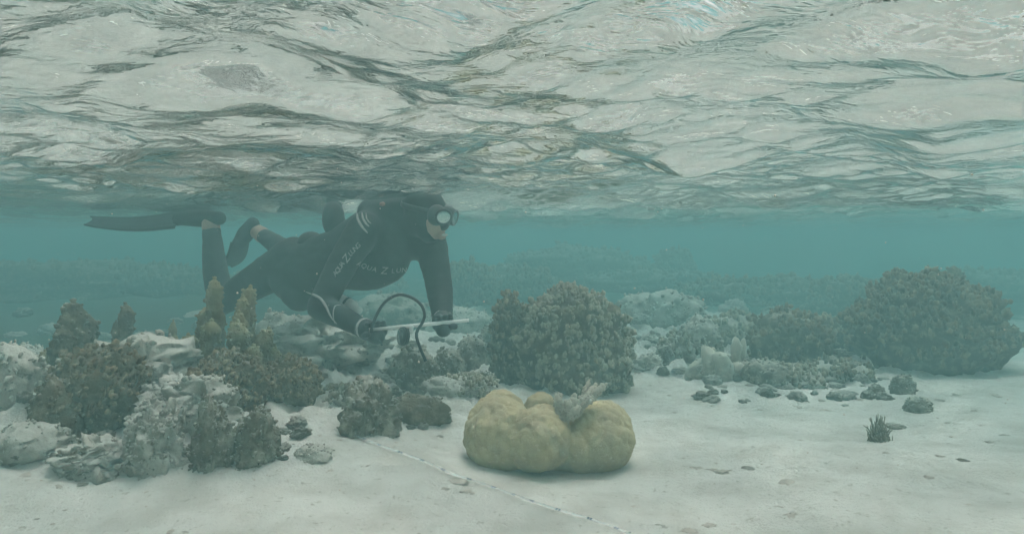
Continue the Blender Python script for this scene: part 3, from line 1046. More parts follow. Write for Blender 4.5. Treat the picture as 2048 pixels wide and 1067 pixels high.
# ------------------------------------------------------------------ bits of rubble on the sand
frag = []
for k in range(9):
    V, Fc = rock_mesh((1, 0.75, 0.6), 200 + k, 3, amp=0.6, turb=0.4, warp=0.5)
    me_o = link_mesh('coral_fragment', V, Fc, M['rubble'] if k % 4 else M['pale_rock'])
    frag.append(me_o.data)
    bpy.data.objects.remove(me_o)
FR = [  # pixel, pixel, width in pixels, label
    (898, 1000, 36, 'pale lump of rubble under the measuring tape'), (912, 962, 52, 'smooth white slab of rubble the measuring tape lies over'),
    (940, 985, 40, 'white stone just right of the rubble under the tape'), (885, 975, 26, 'small grey stone just left of the rubble under the tape'),
    (930, 915, 26, 'grey crumbs in the shade left of the boulder coral'),
    (46, 950, 34, 'round brown stone at the left, below the reef foot'), (120, 970, 22, 'stone below the low sandy arch of rock at left'),
    (165, 968, 26, 'stone right below the sandy arch of rock'), (95, 985, 14, None), (75, 1037, 18, None), (130, 1020, 14, None), (108, 1046, 14, None),
    (345, 1062, 22, 'dark chip at the bottom edge left of centre'), (370, 1063, 30, 'flat chip at the bottom edge left of centre'), (660, 940, 26, 'grey crumb on the sand above the tape'), (735, 930, 14, None),
    (1270, 1013, 24, 'brown chip at the lower end of the tape'), (1240, 1020, 20, None), (1330, 1050, 44, 'cluster stone at the bottom edge right of the tape'), (1375, 1062, 40, 'flat grey stone at the bottom edge right of the tape'), (1420, 1050, 38, 'wide grey chip near the bottom edge, right of its neighbours'),
    (1468, 1048, 22, None), (1528, 1055, 24, None), (1395, 935, 40, 'grey shard right of the boulder coral'), (1420, 938, 36, 'middle shard of three right of the boulder coral'), (1448, 944, 40, 'right-hand shard of three right of the boulder coral'),
    (1500, 935, 34, 'curved pale twig of rubble on the sand'), (1480, 962, 20, None), (1575, 965, 44, 'dark flat shard in the lower right sand'), (1560, 1012, 30, None), (1580, 1030, 40, 'crumbly pale piece low in the right sand'),
    (1818, 985, 20, None), (1860, 955, 30, None), (1770, 905, 26, None), (1880, 912, 26, None), (1650, 925, 14, None), (1700, 970, 14, None),
    (1940, 1010, 34, None), (1985, 885, 36, None), (1908, 873, 24, None), (2010, 870, 30, None), (1960, 850, 24, None), (1900, 845, 26, None), (1950, 820, 30, None), (2015, 988, 20, None),
    (1450, 800, 26, None), (1520, 820, 30, None), (1590, 812, 34, None), (1650, 820, 30, None), (1690, 810, 24, None), (1640, 800, 28, None), (1560, 830, 18, None),
    (1720, 800, 28, None), (1875, 800, 30, None), (1920, 790, 36, None), (1990, 790, 30, None), (1420, 855, 14, None), (1340, 790, 16, None), (1300, 770, 14, None),
    (1350, 825, 14, None), (1330, 880, 10, None), (1600, 880, 18, None), (560, 860, 22, None), (600, 880, 26, None), (640, 870, 18, None), (680, 880, 16, None), (830, 880, 14, None), (880, 870, 16, None),
    (650, 785, 24, None), (690, 790, 30, None), (720, 805, 22, None), (660, 815, 20, None), (770, 790, 26, None), (900, 825, 14, None), (930, 790, 20, None), (940, 760, 24, None), (860, 740, 24, None), (905, 730, 22, None),
    (1275, 745, 18, None), (1500, 770, 26, None), (1550, 790, 26, None), (1600, 770, 30, None), (1670, 780, 30, None), (1620, 750, 34, None), (1650, 740, 30, None), (1720, 770, 24, None), (1690, 730, 26, None),
]
rs = np.random.RandomState(77)
for k in range(110):
    FR.append((rs.uniform(0, 2048), 800 + 262 * rs.uniform(0, 1) ** 1.4, rs.uniform(6, 13), None))
for k, (px, py, w, lb) in enumerate(FR):
    p = ground(px, py)
    s = p[1] / F_PX * w * (0.5 if lb else 0.4)
    o = bpy.data.objects.new('coral_fragment', frag[k % 9])
    COL.objects.link(o)
    o.location = (p[0], p[1], sz(p[0], p[1]) - 0.36 * s)
    o.scale = (s, s * rs.uniform(0.7, 1.2), s * rs.uniform(0.55, 0.95))
    o.rotation_euler = (rs.uniform(-0.2, 0.2), rs.uniform(-0.2, 0.2), rs.uniform(-0.6, 0.6))
    if lb:
        tag(o, lb, 'rubble')
    else:
        col_ = ('left', 'left centre', 'right centre', 'far right')[max(0, min(3, int(px / 512)))]
        row_ = 'far off' if py < 790 else ('halfway down' if py < 930 else 'close to the camera')
        tag(o, '%s grey chip of rubble on the %s sand, %s' % ('tiny' if w < 14 else 'small', col_, row_), 'rubble', 'small rubble chips on the sand')

# ------------------------------------------------------------------ weathered lumps crowding the reef
lumps = []
for k in range(10):
    V, Fc = rock_mesh((1, 0.85, 0.9), 300 + k, 4, amp=0.42, turb=0.24, warp=0.4, knobs=24, kamp=0.22)
    t_ = link_mesh('reef_lump', V, Fc, M[('rock', 'pale_rock', 'pale_rock', 'rock', 'pale_rock')[k % 5]])
    lumps.append(t_.data)
    bpy.data.objects.remove(t_)
ZONES = [  # pixel box, count, size range, phrase
    (0, 600, 830, 925, 34, 16, 44, 'weathered lump among the rocks of the left reef'),
    (0, 330, 740, 830, 12, 18, 46, 'weathered lump between the dark columns at left'),
    (540, 780, 660, 800, 26, 16, 46, 'weathered lump on the rubble slope under the diver'),
    (780, 1010, 680, 800, 34, 12, 40, 'weathered lump between the diver and the leafy coral'),
    (1270, 1400, 640, 750, 26, 12, 40, 'weathered lump in the gap right of the leafy coral'),
    (1400, 1780, 660, 805, 100, 10, 38, 'weathered lump in the rubble right of the stubby pillars'),
    (680, 900, 800, 860, 10, 14, 36, 'weathered lump round the jagged grey-green rock'),
    (1000, 1900, 610, 660, 24, 20, 60, 'hazy lump on the sand in front of the far reef'),
    (0, 560, 630, 720, 16, 24, 60, 'hazy lump behind the left reef'),
]
rs = np.random.RandomState(5)
for x0, x1, y0, y1, cnt, s0, s1, lb in ZONES:
    for k in range(cnt):
        p = ground(rs.uniform(x0, x1), rs.uniform(y0, y1))
        s_ = p[1] / F_PX * rs.uniform(s0, s1) * 0.5
        li = rs.randint(10)
        o = bpy.data.objects.new('reef_lump', lumps[li])
        COL.objects.link(o)
        o.location = (p[0], p[1] + s_ * 0.5, sz(p[0], p[1] + s_ * 0.5) - 0.28 * s_)
        o.scale = (s_ * rs.uniform(0.8, 1.2), s_ * rs.uniform(0.8, 1.2), s_ * rs.uniform(0.6, 1.4))
        o.rotation_euler = (rs.uniform(-0.3, 0.3), rs.uniform(-0.3, 0.3), rs.uniform(0, 6.28))
        rel = (s_ * F_PX / p[1] * 2 - s0) / (s1 - s0)
        look_ = ('small', 'middling', 'large')[min(2, int(rel * 3))] + (' grey-brown' if li % 5 in (0, 3) else ' pale sandy')
        fx = (p[0] / p[1] * F_PX + 1024 - x0) / (x1 - x0)
        where = ('left part', 'middle', 'right part')[max(0, min(2, int(fx * 3)))]
        tag(o, lb.replace('weathered lump', look_ + ' lump').replace('hazy lump', look_ + ' hazy lump') + ', ' + where, 'rubble',
            lb.replace('weathered lump', 'weathered lumps').replace('hazy lump', 'hazy lumps'))

# ------------------------------------------------------------------ measuring tape lying across the sand
def measuring_tape():
    pts = [(690, 868), (760, 897), (815, 916), (870, 938), (905, 955), (955, 970), (1010, 990), (1065, 1010), (1120, 1028), (1185, 1047), (1260, 1075)]
    P = []
    for px, py in pts:
        g = ground(px, py)
        P.append(g + [0, 0, 0.012])
    P = spline(P, 8)
    for q in P:
        q[2] = max(q[2], sz(q[0], q[1]) + 0.005)
    # it rides over the white rubble slab
    T = np.gradient(P, axis=0)
    side = np.cross(T, [0, -0.45, 1.0])
    side /= np.linalg.norm(side, axis=1)[:, None]
    hw = 0.0045
    e = tag(empty('measuring_tape', P[0]), 'thin white measuring tape with dark marks stretched across the sand', 'tape')
    up_ = np.array([0, -0.40, 0.91]) * 0.0012
    V = np.concatenate([P - side * hw, P + side * hw, P + side * hw + up_, P - side * hw + up_]) - P[0]
    n = len(P)
    Fc = []
    for k in range(n - 1):
        for a, b in ((0, 1), (1, 2), (2, 3), (3, 0)):
            Fc.append([a * n + k, b * n + k, b * n + k + 1, a * n + k + 1])
    link_mesh('ribbon', V, Fc, M['tape'], e, smooth=False)
    # printed marks: a pair of digits-like blocks every decimetre, short ticks between them
    L = np.concatenate([[0], np.cumsum(np.linalg.norm(np.diff(P, axis=0), axis=1))])
    def at(d):
        q = np.array([np.interp(d, L, P[:, c]) for c in range(3)])
        t = np.array([np.interp(d, L, T[:, c]) for c in range(3)])
        sd = np.array([np.interp(d, L, side[:, c]) for c in range(3)])
        return q + up_ * 1.9, t / np.linalg.norm(t), sd
    bag = Bag()

    def block(d, w, h, off=0.0):
        q, t, sd = at(d)
        c = q + sd * off - P[0]
        bag.add(np.array([c - t * w - sd * h, c + t * w - sd * h, c + t * w + sd * h, c - t * w + sd * h]), np.array([[0, 1, 2, 3]]))
    d = 0.04
    while d < L[-1]:
        block(d, 0.0024, 0.0040)
        block(d + 0.009, 0.0024, 0.0040)
        for t in range(2, 8, 2):
            block(d + 0.008 + t * 0.0105, 0.0006, 0.0016 if t != 4 else 0.003, -0.003)
        d += 0.092
    bag.build('printed_marks', M['ink'], e, smooth=False)


measuring_tape()

# ------------------------------------------------------------------ the diver
def person():
    J = {}
    def j(n, px, py, Y):
        J[n] = W(px, py, Y)
        return J[n]
    pel = j('pelvis', 596, 548, 3.52)
    nk = j('neck', 818, 448, 3.24)
    hd = j('head', 852, 433, 3.14)
    shr = j('sh_r', 730, 456, 3.14)
    shl = j('sh_l', 862, 492, 3.24)
    elr = j('el_r', 640, 614, 2.98)
    wrr = j('wr_r', 728, 656, 2.86)
    ell = j('el_l', 876, 560, 3.16)
    wrl = j('wr_l', 886, 636, 2.98)
    kr = j('kn_r', 444, 604, 3.68)
    ar = j('an_r', 422, 452, 3.78)
    kl = j('kn_l', 588, 512, 3.92)
    al = j('an_l', 522, 468, 4.06)

    bag = Bag()
    # trunk: ellipses along the spine, wide side along the shoulder line
    ax = nk - pel
    axn = ax / np.linalg.norm(ax)
    sdv = W(745, 560, 3.16) - W(700, 465, 3.26)     # chest rolled towards the camera
    sdv = sdv - axn * np.dot(sdv, axn)
    sdv /= np.linalg.norm(sdv)
    fr = np.cross(axn, sdv)
    if np.dot(fr, CAM - pel) < 0:
        fr = -fr
    prof = [(-0.10, 0.125, 0.115), (0.0, 0.150, 0.125), (0.12, 0.156, 0.125), (0.25, 0.152, 0.118), (0.38, 0.155, 0.120), (0.52, 0.182, 0.132),
            (0.66, 0.202, 0.140), (0.78, 0.196, 0.138), (0.88, 0.165, 0.118), (0.95, 0.105, 0.09)]
    belly = {0.38: 0.012, 0.25: 0.015, 0.52: 0.006}
    pa = np.array(prof)
    for t in np.linspace(-0.10, 0.95, 26):
        a, b = np.interp(t, pa[:, 0], pa[:, 1]), np.interp(t, pa[:, 0], pa[:, 2])
        k = min(1.0, max(0.0, (t - 0.2) / 0.35)) * (1 if t < 0.85 else 0.4)
        c = pel + ax * t + fr * 0.012 * math.exp(-((t - 0.33) / 0.18) ** 2) + sdv * 0.038 * k
        ellipsoid(bag, c, [sdv, fr, axn], (a + 0.008 * k, b - 0.002, 0.085))
    for s_ in (shr, shl):
        capsule(bag, pel + ax * 0.80, 0.10, s_, 0.082)
    chain(bag, [nk, (nk + hd) / 2, hd], [0.082, 0.085, 0.09])
    capsule(bag, W(748, 428, 3.24), 0.085, W(832, 420, 3.22), 0.085)        # rounded upper back at the surface
    # arms
    chain(bag, [shr, (shr + elr) / 2 + [-0.01, 0, 0], elr], [0.082, 0.070, 0.060])
    chain(bag, [elr, elr * 0.55 + wrr * 0.45 + [0, 0, 0.004], wrr], [0.060, 0.055, 0.041])
    chain(bag, [shl, (shl + ell) / 2, ell], [0.084, 0.074, 0.066])
    chain(bag, [ell, (ell + wrl) / 2, wrl], [0.066, 0.060, 0.048])
    # legs
    hr, hl_ = pel - sdv * 0.09 + axn * 0.0, pel + sdv * 0.09
    chain(bag, [hr, hr * 0.5 + kr * 0.5, kr], [0.118, 0.098, 0.074])
    chain(bag, [kr, kr * 0.62 + ar * 0.38 + [-0.012, 0, 0], ar], [0.074, 0.070, 0.048])
    chain(bag, [hl_, hl_ * 0.5 + kl * 0.5, kl], [0.112, 0.092, 0.070])
    chain(bag, [kl, kl * 0.6 + al * 0.4, al], [0.070, 0.066, 0.046])
    # buttocks
    ellipsoid(bag, pel - fr * 0.05 - sdv * 0.06 - axn * 0.03, np.eye(3), (0.10, 0.10, 0.10))
    # hooded head: looks to the right, a little down and towards the camera
    look = np.array([0.82, -0.53, -0.22])
    look /= np.linalg.norm(look)
    hs_ = np.cross(look, [0, 0, 1.0])
    hs_ /= np.linalg.norm(hs_)
    hu = np.cross(hs_, look)
    ellipsoid(bag, hd + hu * 0.035 - look * 0.015, [look, hs_, hu], (0.112, 0.094, 0.102))
    ellipsoid(bag, hd - hu * 0.035 + look * 0.035, [look, hs_, hu], (0.072, 0.070, 0.085))
    V, Fc, N = remeshed(bag, 0.010, 14, 0.5)
    # soft folds in the suit
    V = V + N * (0.0035 * fbm(V * 22 + 3, 3) + 0.004 * np.clip(noise3(V * [9, 9, 26] + 5), -0.3, 0.6) * 0.6)[:, None]
    root = empty('person', pel)
    tag(root, 'diver in a black hooded wetsuit floating face down just under the surface', 'person')

    def part(name, V_, F_, m, parent=root, smooth=True):
        return link_mesh(name, np.asarray(V_) - pel, F_, m, parent, smooth)

    part('body', V, Fc, M['neoprene'])
    bvh = BVHTree.FromPolygons([Vector(v) for v in V], Fc)

    def hit(px, py, off=0.003):
        d = Vector(ray(px, py)).normalized()
        loc, nr, _, _ = bvh.ray_cast(Vector(CAM), d)
        if loc is None:
            return None, None
        if nr.dot(d) > 0:
            nr = -nr
        return np.array(loc) + np.array(nr) * off, np.array(nr)

    def stripe(name, pts, w, m, off=0.002):
        pp = spline([(a, b, 0) for a, b in pts], 6)
        P, Nn = [], []
        for a, b, _ in pp:
            q, nn = hit(a, b, off)
            if q is not None:
                P.append(q)
                Nn.append(nn)
        P, Nn = np.array(P), np.array(Nn)
        s = P[:, 1].mean() / F_PX
        k = np.linspace(0, 1, len(P))
        b_ = Bag()
        tube(b_, P, w * s * 0.5 * (0.35 + 0.65 * np.sin(k * math.pi) ** 0.6), 8, flat=0.35, flat_dir=Nn)
        b_.build(name, m, root, origin=pel)

    # three curved slashes on the shoulder
    stripe('shoulder_slash', [(714, 424), (716, 438), (724, 453), (735, 466)], 5, M['print'])
    stripe('shoulder_slash', [(724, 425), (726, 437), (732, 447), (738, 453)], 4.5, M['print'])
    stripe('shoulder_slash', [(732, 426), (733, 436), (737, 443), (742, 447)], 3, M['print'])
    # piping round the elbow
    stripe('sleeve_piping', [(612, 583), (625, 588), (640, 596), (652, 612), (662, 632), (674, 647)], 5, M['grey_trim'])
    stripe('sleeve_piping', [(670, 646), (667, 630), (668, 618), (672, 611), (682, 610)], 3, M['grey_trim'])

    # lettering on arm and chest
    def lettering(chars, pts, size, name):
        path = spline([(a, b, 0) for a, b in pts], 12)[:, :2]
        L = np.concatenate([[0], np.cumsum(np.linalg.norm(np.diff(path, axis=0), axis=1))])
        tot = sum(c[1] for c in chars)
        pos = 0
        for ch, adv in chars:
            d = (pos + adv / 2) / tot * L[-1]
            pos += adv
            if ch == ' ':
                continue
            c = np.array([np.interp(d, L, path[:, 0]), np.interp(d, L, path[:, 1])])
            c2 = np.array([np.interp(d + 1, L, path[:, 0]), np.interp(d + 1, L, path[:, 1])])
            c1 = np.array([np.interp(d - 1, L, path[:, 0]), np.interp(d - 1, L, path[:, 1])])
            t = (c2 - c1) / np.linalg.norm(c2 - c1)
            nrm = np.array([t[1], -t[0]])           # up, in picture sense
            cu = bpy.data.curves.new('lettering', 'FONT')
            cu.body = ch[0]
            cu.align_x = 'CENTER'
            cu.align_y = 'CENTER'
            cu.size = 1.0
            cu.shear = 0.2
            cu.offset = 0.0
            cu.resolution_u = 3
            to = bpy.data.objects.new('tmp', cu)
            COL.objects.link(to)
            dg = bpy.context.evaluated_depsgraph_get()
            ev = to.evaluated_get(dg)
            me = ev.to_mesh()
            bm = bmesh.new()
            bm.from_mesh(me)
            bmesh.ops.triangulate(bm, faces=bm.faces[:])
            ev.to_mesh_clear()
            bpy.data.objects.remove(to)
            size_ = size * (1.5 if len(ch) > 1 else 1.0)
            vs = []
            for v in bm.verts:
                q = c + t * v.co.x * size_ * 1.05 + nrm * v.co.y * size_
                h_, _ = hit(q[0], q[1], 0.0035)
                vs.append(h_)
            fs = [[v.index for v in f.verts] for f in bm.faces]
            bm.free()
            if any(v is None for v in vs) or not fs:
                continue
            part(name, vs, fs, M['print'], smooth=False)

    lettering([('A', 1), ('Q', 1.1), ('U', 1), ('A', 1), (' ', .5), ('Zx', 1.5), (' ', .4), ('L', .9), ('U', 1), ('N', 1), ('G', 1)],
              [(668, 551), (683, 530), (700, 508), (718, 489)], 13, 'lettering')
    lettering([('A', 1), ('Q', 1.1), ('U', 1), ('A', 1), (' ', .5), ('Zx', 1.5), (' ', .4), ('L', .9), ('U', 1), ('N', 1)],
              [(712, 525), (745, 537), (775, 541), (812, 539)], 13, 'lettering')

    # face under the mask
    fc = hd + look * 0.062 - hu * 0.012
    fb = Bag()
    ellipsoid(fb, fc, [look, hs_, hu], (0.052, 0.064, 0.088), 4)
    ellipsoid(fb, fc + look * 0.045 - hu * 0.055, [look, hs_, hu], (0.022, 0.030, 0.020), 3)     # mouth and chin
    Vf, Ff, Nf = remeshed(fb, 0.005, 4)
    face = part('face', Vf, Ff, M['skin'])
    face['label'] = 'pale strip of cheek between hood and mask'
    lip = Bag()
    ellipsoid(lip, fc + look * 0.066 - hu * 0.047, [look, hs_, hu], (0.006, 0.022, 0.006), 3)
    lip.build('mouthpiece', M['pale_plastic'], root, origin=pel)

    # mask: skirt, two framed lenses, strap
    mc = hd + look * 0.105 + hu * 0.025
    sk = Bag()
    for sgn in (-1, 1):
        ellipsoid(sk, mc + hs_ * 0.038 * sgn - look * 0.012, [look, hs_, hu], (0.042, 0.050, 0.050), 3)
    ellipsoid(sk, mc - hu * 0.035, [look, hs_, hu], (0.038, 0.022, 0.035), 3)
    Vs, Fs_, _ = remeshed(sk, 0.005, 5)
    mask = part('mask', Vs, Fs_, M['rubber'])
    for sgn in (-1, 1):
        lc = mc + hs_ * 0.040 * sgn + look * 0.030
        ln = look + hs_ * 0.34 * sgn
        ln /= np.linalg.norm(ln)
        l1 = np.cross(ln, hu)
        l1 /= np.linalg.norm(l1)
        l2 = np.cross(l1, ln)
        ring = []
        for k in range(29):
            q = k / 28 * 2 * math.pi
            ring.append(lc + l1 * math.cos(q) * 0.041 + l2 * math.sin(q) * 0.033)
        rb = Bag()
        tube(rb, ring, 0.0065, 8)
        rb.build('lens_frame', M['rubber'], mask, origin=pel)
        lb = Bag()
        ellipsoid(lb, lc + ln * 0.001, [ln, l1, l2], (0.004, 0.039, 0.031), 3)
        lb.build('lens', M['lens'], mask, origin=pel)
    st = Bag()
    pts = []
    for k in range(25):
        q = R(38) + k / 24 * R(284)
        pts.append(hd + hu * 0.038 - look * 0.012 + look * math.cos(q) * 0.122 + hs_ * math.sin(q) * 0.104)
    tube(st, pts, 0.012, 8, flat=0.25, flat_dir=np.array([(p - hd) - hu * np.dot(p - hd, hu) for p in pts]))
    st.build('strap', M['rubber'], mask, origin=pel)

    # pouch on the back and weights on the belt
    pb = Bag()
    pc = W(667, 438, 3.42)
    ellipsoid(pb, pc, np.eye(3), (0.055, 0.085, 0.095), 4)
    capsule(pb, pc, 0.05, W(690, 470, 3.4), 0.05)
    Vp, Fp, Np = remeshed(pb, 0.008, 5)
    part('back_pouch', Vp, Fp, M['neoprene'])
    wb = Bag()
    wc = W(622, 486, 3.5)
    ellipsoid(wb, wc, np.eye(3), (0.070, 0.08, 0.062), 4)
    Vp, Fp, Np = remeshed(wb, 0.008, 5)
    belt = part('belt_pouch', Vp, Fp, M['neoprene'])
    sp = Bag()
    tube(sp, [W(618, 490, 3.405), W(628, 481, 3.41), W(638, 473, 3.42)], 0.005, 6)
    sp.build('pull_strap', M['red_strap'], belt, origin=pel)
    sp = Bag()
    q, nn = hit(765, 408, 0.0)
    if q is not None:
        ellipsoid(sp, q, np.eye(3), (0.014, 0.014, 0.011), 3)
        sp.build('valve', M['red_strap'], root, origin=pel)

    # gloves with separate fingers closing round the rod
    def glove(wrist, palm_c, grip_axis, back, curl_r, m, flip=1):
        """palm_c: palm centre, grip_axis: along the rod, back: unit vector from rod towards the back of the hand"""
        g = np.array(grip_axis, float)
        g /= np.linalg.norm(g)
        bk = np.asarray(back, float)
        bk = bk - g * np.dot(bk, g)
        bk /= np.linalg.norm(bk)
        dn = np.cross(g, bk)                       # direction the knuckles lie in
        gb = Bag()
        capsule(gb, wrist, 0.046, palm_c + bk * 0.030 - dn * 0.01, 0.036)
        for k, (o_, L_) in enumerate(((-0.036, 0.92), (-0.013, 1.0), (0.011, 0.97), (0.034, 0.82))):
            c0 = palm_c + g * o_ * flip
            P = []
            for a in (15, 50, 85, 120, 150):
                q_ = R(a) * L_
                P.append(c0 + curl_r * (bk * math.cos(q_) + dn * math.sin(q_)))
            chain(gb, [palm_c + bk * 0.032 + g * o_ * 0.7 * flip] + P, [0.016] + [0.0135, 0.013, 0.012, 0.011, 0.0095], 10)
        t0 = palm_c + bk * 0.025 - g * 0.030 * flip
        chain(gb, [t0, palm_c - g * 0.048 * flip - dn * 0.022, palm_c - g * 0.030 * flip - dn * 0.030 - bk * 0.018], [0.017, 0.0145, 0.011], 10)
        Vg, Fg, Ng = remeshed(gb, 0.0042, 3)
        return part('glove', Vg, Fg, m)

    rod0, rod1 = W(742, 659, 2.80), W(938, 640, 2.86)
    ra = rod1 - rod0
    hr_c = W(752, 660, 2.803)
    hl_c = W(886, 646, 2.845)
    glove(wrr, hr_c, ra, np.array([-0.25, 0.55, -0.55]), 0.030, M['rubber'])
    glove(wrl, hl_c, ra, np.array([0.0, 0.75, -0.62]), 0.032, M['rubber'], flip=-1)

    # bands at the cuffs, ankle skin
    def band(c, axis, r, w, name, m):
        axis = axis / np.linalg.norm(axis)
        t = np.cross(axis, [0.2, 0.9, 0.1])
        t /= np.linalg.norm(t)
        b2 = np.cross(axis, t)
        pts_ = [c + r * (t * math.cos(k / 24 * 2 * math.pi) + b2 * math.sin(k / 24 * 2 * math.pi)) for k in range(25)]
        bb = Bag()
        tube(bb, pts_, w, 8, flat=0.4, flat_dir=np.array([p - c for p in pts_]))
        return bb.build(name, m, root, origin=pel)
    band(wrr * 0.92 + hr_c * 0.08, hr_c - wrr, 0.0425, 0.008, 'cuff', M['grey_trim'])
    band(wrl * 0.9 + hl_c * 0.1, hl_c - wrl, 0.0405, 0.008, 'cuff', M['grey_trim'])
    for a_, k_ in ((ar, kr), (al, kl)):
        d_ = (a_ - k_) / np.linalg.norm(a_ - k_)
        ab = Bag()
        capsule(ab, a_ - d_ * 0.012, 0.0505, a_ + d_ * 0.045, 0.045)
        Va, Fa, _ = remeshed(ab, 0.007, 2)
        part('ankle', Va, Fa, M['skin'])

    # swim fins: pocket with a ribbed blade as sub-part
    def fin(ankle, toe, tip, wide, w0, w1):
        d = tip - toe
        dn_ = d / np.linalg.norm(d)
        fb_ = Bag()
        heel = ankle + (ankle - toe) / np.linalg.norm(ankle - toe) * 0.045
        chain(fb_, [heel, ankle * 0.6 + toe * 0.4, toe], [0.040, 0.052, 0.042])
        wd = wide - dn_ * np.dot(wide, dn_)
        wd /= np.linalg.norm(wd)
        nm_ = np.cross(dn_, wd)
        capsule(fb_, toe + wd * 0.03, 0.026, toe - wd * 0.03, 0.026)
        Vq, Fq, _ = remeshed(fb_, 0.007, 4)
        pocket = part('fin', Vq, Fq, M['fin_rubber'])
        nL, nW = 22, 13
        top, bot = [], []
        for a in range(nL):
            t = a / (nL - 1)
            hw_ = (w0 + (w1 - w0) * t ** 0.8) * (1 - 0.12 * max(0, t - 0.9) * 10)
            sag = 0.035 * math.sin(t * math.pi) - 0.02 * t
            for b_ in range(nW):
                u = b_ / (nW - 1) * 2 - 1
                th = 0.006 * (1 - 0.6 * t) + 0.006 * math.exp(-((abs(u) - 0.95) / 0.08) ** 2) + 0.003 * math.exp(-((abs(u) - 0.42) / 0.07) ** 2)
                tipcut = 0.035 * (1 - u * u) * (t if t > 0.9 else 0)
                q_ = toe + dn_ * (np.linalg.norm(d) * t - tipcut) + wd * hw_ * u + nm_ * sag
                top.append(q_ + nm_ * th)
                bot.append(q_ - nm_ * th)
        Vb = np.array(top + bot)
        n0 = nL * nW
        Fb = []
        for a in range(nL - 1):
            for b_ in range(nW - 1):
                i = a * nW + b_
                Fb.append([i, i + 1, i + nW + 1, i + nW])
                Fb.append([n0 + i, n0 + i + nW, n0 + i + nW + 1, n0 + i + 1])
            i = a * nW
            Fb.append([i, i + nW, n0 + i + nW, n0 + i])
            i = a * nW + nW - 1
            Fb.append([i, n0 + i, n0 + i + nW, i + nW])
        for b_ in range(nW - 1):
            Fb.append([b_, n0 + b_, n0 + b_ + 1, b_ + 1])
            i = (nL - 1) * nW + b_
            Fb.append([i, i + 1, n0 + i + 1, n0 + i])
        part('blade', Vb, Fb, M['fin_rubber'], pocket)

    fin(ar + [0.01, 0.0, 0.045], W(360, 436, 3.86), W(178, 446, 3.98), np.array([0.05, 0.72, 0.69]), 0.078, 0.040)
    fin(W(498, 458, 4.08), W(480, 484, 4.10), W(448, 540, 4.16), np.array([0.45, 0.85, 0.2]), 0.07, 0.085)

    # ---------------------------------------------------------------- what the diver holds
    rd = tag(empty('white_rod', rod0), 'thin white rod held level in both gloves with hose and dial attached', 'rod')
    b_ = Bag()
    tube(b_, [rod0 - ra * 0.02, rod0 + ra * 0.5, rod1], [0.0080, 0.0088, 0.0075], 12)
    b_.build('rod', M['white_plastic'], rd, origin=rod0)
    hp = [(741, 668, 2.79), (746, 648, 2.79), (757, 622, 2.80), (773, 601, 2.82), (797, 589, 2.83), (822, 594, 2.83), (842, 609, 2.82), (849, 629, 2.81), (844, 646, 2.80), (836, 658, 2.79),
          (833, 672, 2.78), (841, 697, 2.78), (852, 722, 2.78)]
    b_ = Bag()
    tube(b_, spline([W(*q) for q in hp], 8), 0.0066, 10)
    o = b_.build('hose', M['rubber'], rd, origin=rod0)
    o['label'] = 'black hose bent into an upright loop'
    b_ = Bag()
    dc = W(807, 672, 2.79)
    dn_ = np.array([-0.80, -0.55, 0.12])
    dn_ /= np.linalg.norm(dn_)
    d1 = np.cross(dn_, [0.15, 0, 1.0])
    d1 /= np.linalg.norm(d1)
    d2 = np.cross(d1, dn_)
    for k, (r_, h0) in enumerate(((0.037, 0.0), (0.040, 0.008), (0.038, 0.016), (0.032, 0.020))):
        tube(b_, [dc + dn_ * (h0 - 0.012), dc + dn_ * (h0 - 0.004)], r_, 28)
    dial = b_.build('dial', M['rubber'], rd, origin=rod0)
    b_ = Bag()
    tube(b_, [dc + dn_ * 0.014, dc + dn_ * 0.0175], 0.029, 28)
    b_.build('dial_face', M['dial_glass'], dial, origin=rod0)
    b_ = Bag()
    kp = W(823, 655, 2.79)
    capsule(b_, kp + [0, 0, 0.004], 0.0095, kp - [0, 0, 0.022], 0.007, 12)
    capsule(b_, kp - [0, 0, 0.018], 0.008, dc + dn_ * -0.01 + [0.01, 0, 0.02], 0.008, 12)
    Vk, Fk, _ = remeshed(b_, 0.003, 3)
    link_mesh('clamp', Vk - rod0, Fk, M['white_plastic'], rd)
    b_ = Bag()
    tube(b_, spline([W(755, 672, 2.80), W(759, 680, 2.79), W(764, 690, 2.79)], 5), 0.004, 8)
    b_.build('cord_end', M['rubber'], rd, origin=rod0)

    # pale cylinder hanging by the near arm
    cyl = tag(empty('pale_canister', W(660, 600, 3.1)), 'pale plastic canister with a dark band hanging behind the near forearm', 'canister')
    c0 = W(660, 600, 3.1)
    a0, a1 = W(660, 592, 3.14), W(722, 622, 3.08)
    b_ = Bag()
    k = np.linspace(0, 1, 14)
    P_ = a0 + np.outer(k, a1 - a0)
    rr_ = np.interp(k, [0, 0.06, 0.5, 0.75, 0.85, 1.0], [0.022, 0.032, 0.034, 0.032, 0.018, 0.014])
    tube(b_, P_, rr_, 18)
    b_.build('tube', M['pale_plastic'], cyl, origin=c0)
    b_ = Bag()
    tube(b_, [a0 + (a1 - a0) * 0.52, a0 + (a1 - a0) * 0.58], 0.0365, 18)
    b_.build('band', M['rubber'], cyl, origin=c0)


M['lens'] = mat('mask_lens', (0.62, 0.66, 0.64), 0.12, 0.8, noise=(8.0, (0.52, 0.57, 0.55), 0.4, 0.7))
M['lens'].node_tree.nodes['Principled BSDF'].inputs['Metallic'].default_value = 0.8
M['dial_glass'] = mat('dial_glass', (0.05, 0.055, 0.06), 0.05, 0.9, noise=(30.0, (0.14, 0.15, 0.15), 0.5, 0.7))
person()

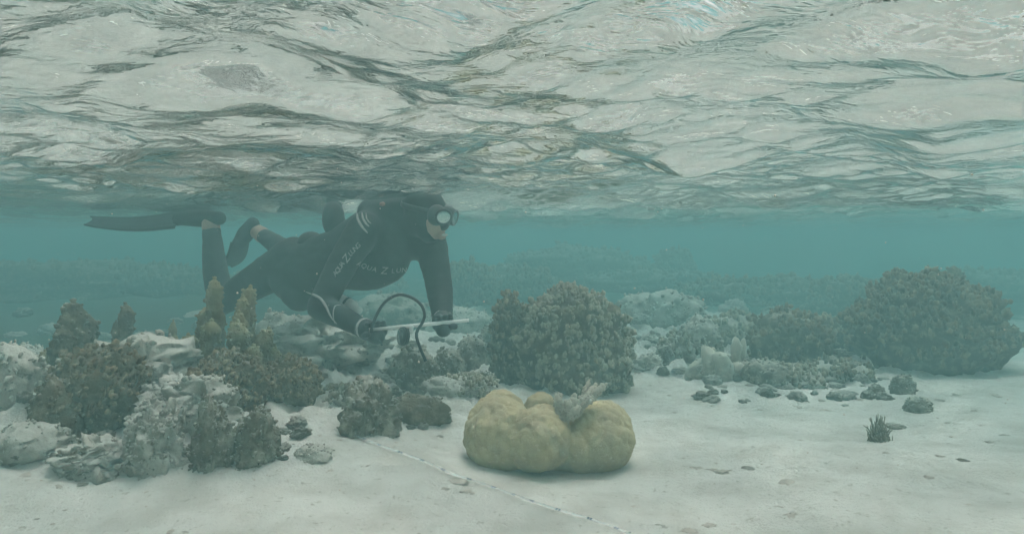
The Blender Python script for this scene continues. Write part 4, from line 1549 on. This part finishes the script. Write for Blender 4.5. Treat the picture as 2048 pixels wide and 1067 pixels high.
# ------------------------------------------------------------------ specks drifting in the water
rs = np.random.RandomState(44)
bag = Bag()
U, Fc = ico(1)
for k in range(260):
    Y = rs.uniform(0.7, 3.4)
    p = W(rs.uniform(-60, 2100), rs.uniform(330, 1000), Y)
    if p[2] < sz(p[0], p[1]) + 0.03 or p[2] > SURF - 0.08:
        continue
    bag.add(p + U * rs.uniform(0.5, 1.3, size=(len(U), 1)) * rs.uniform(0.0006, 0.0016), Fc)
tag(bag.build('drifting_specks', M['rubble']), 'fine pale specks drifting in the water', 'specks', kind='stuff')
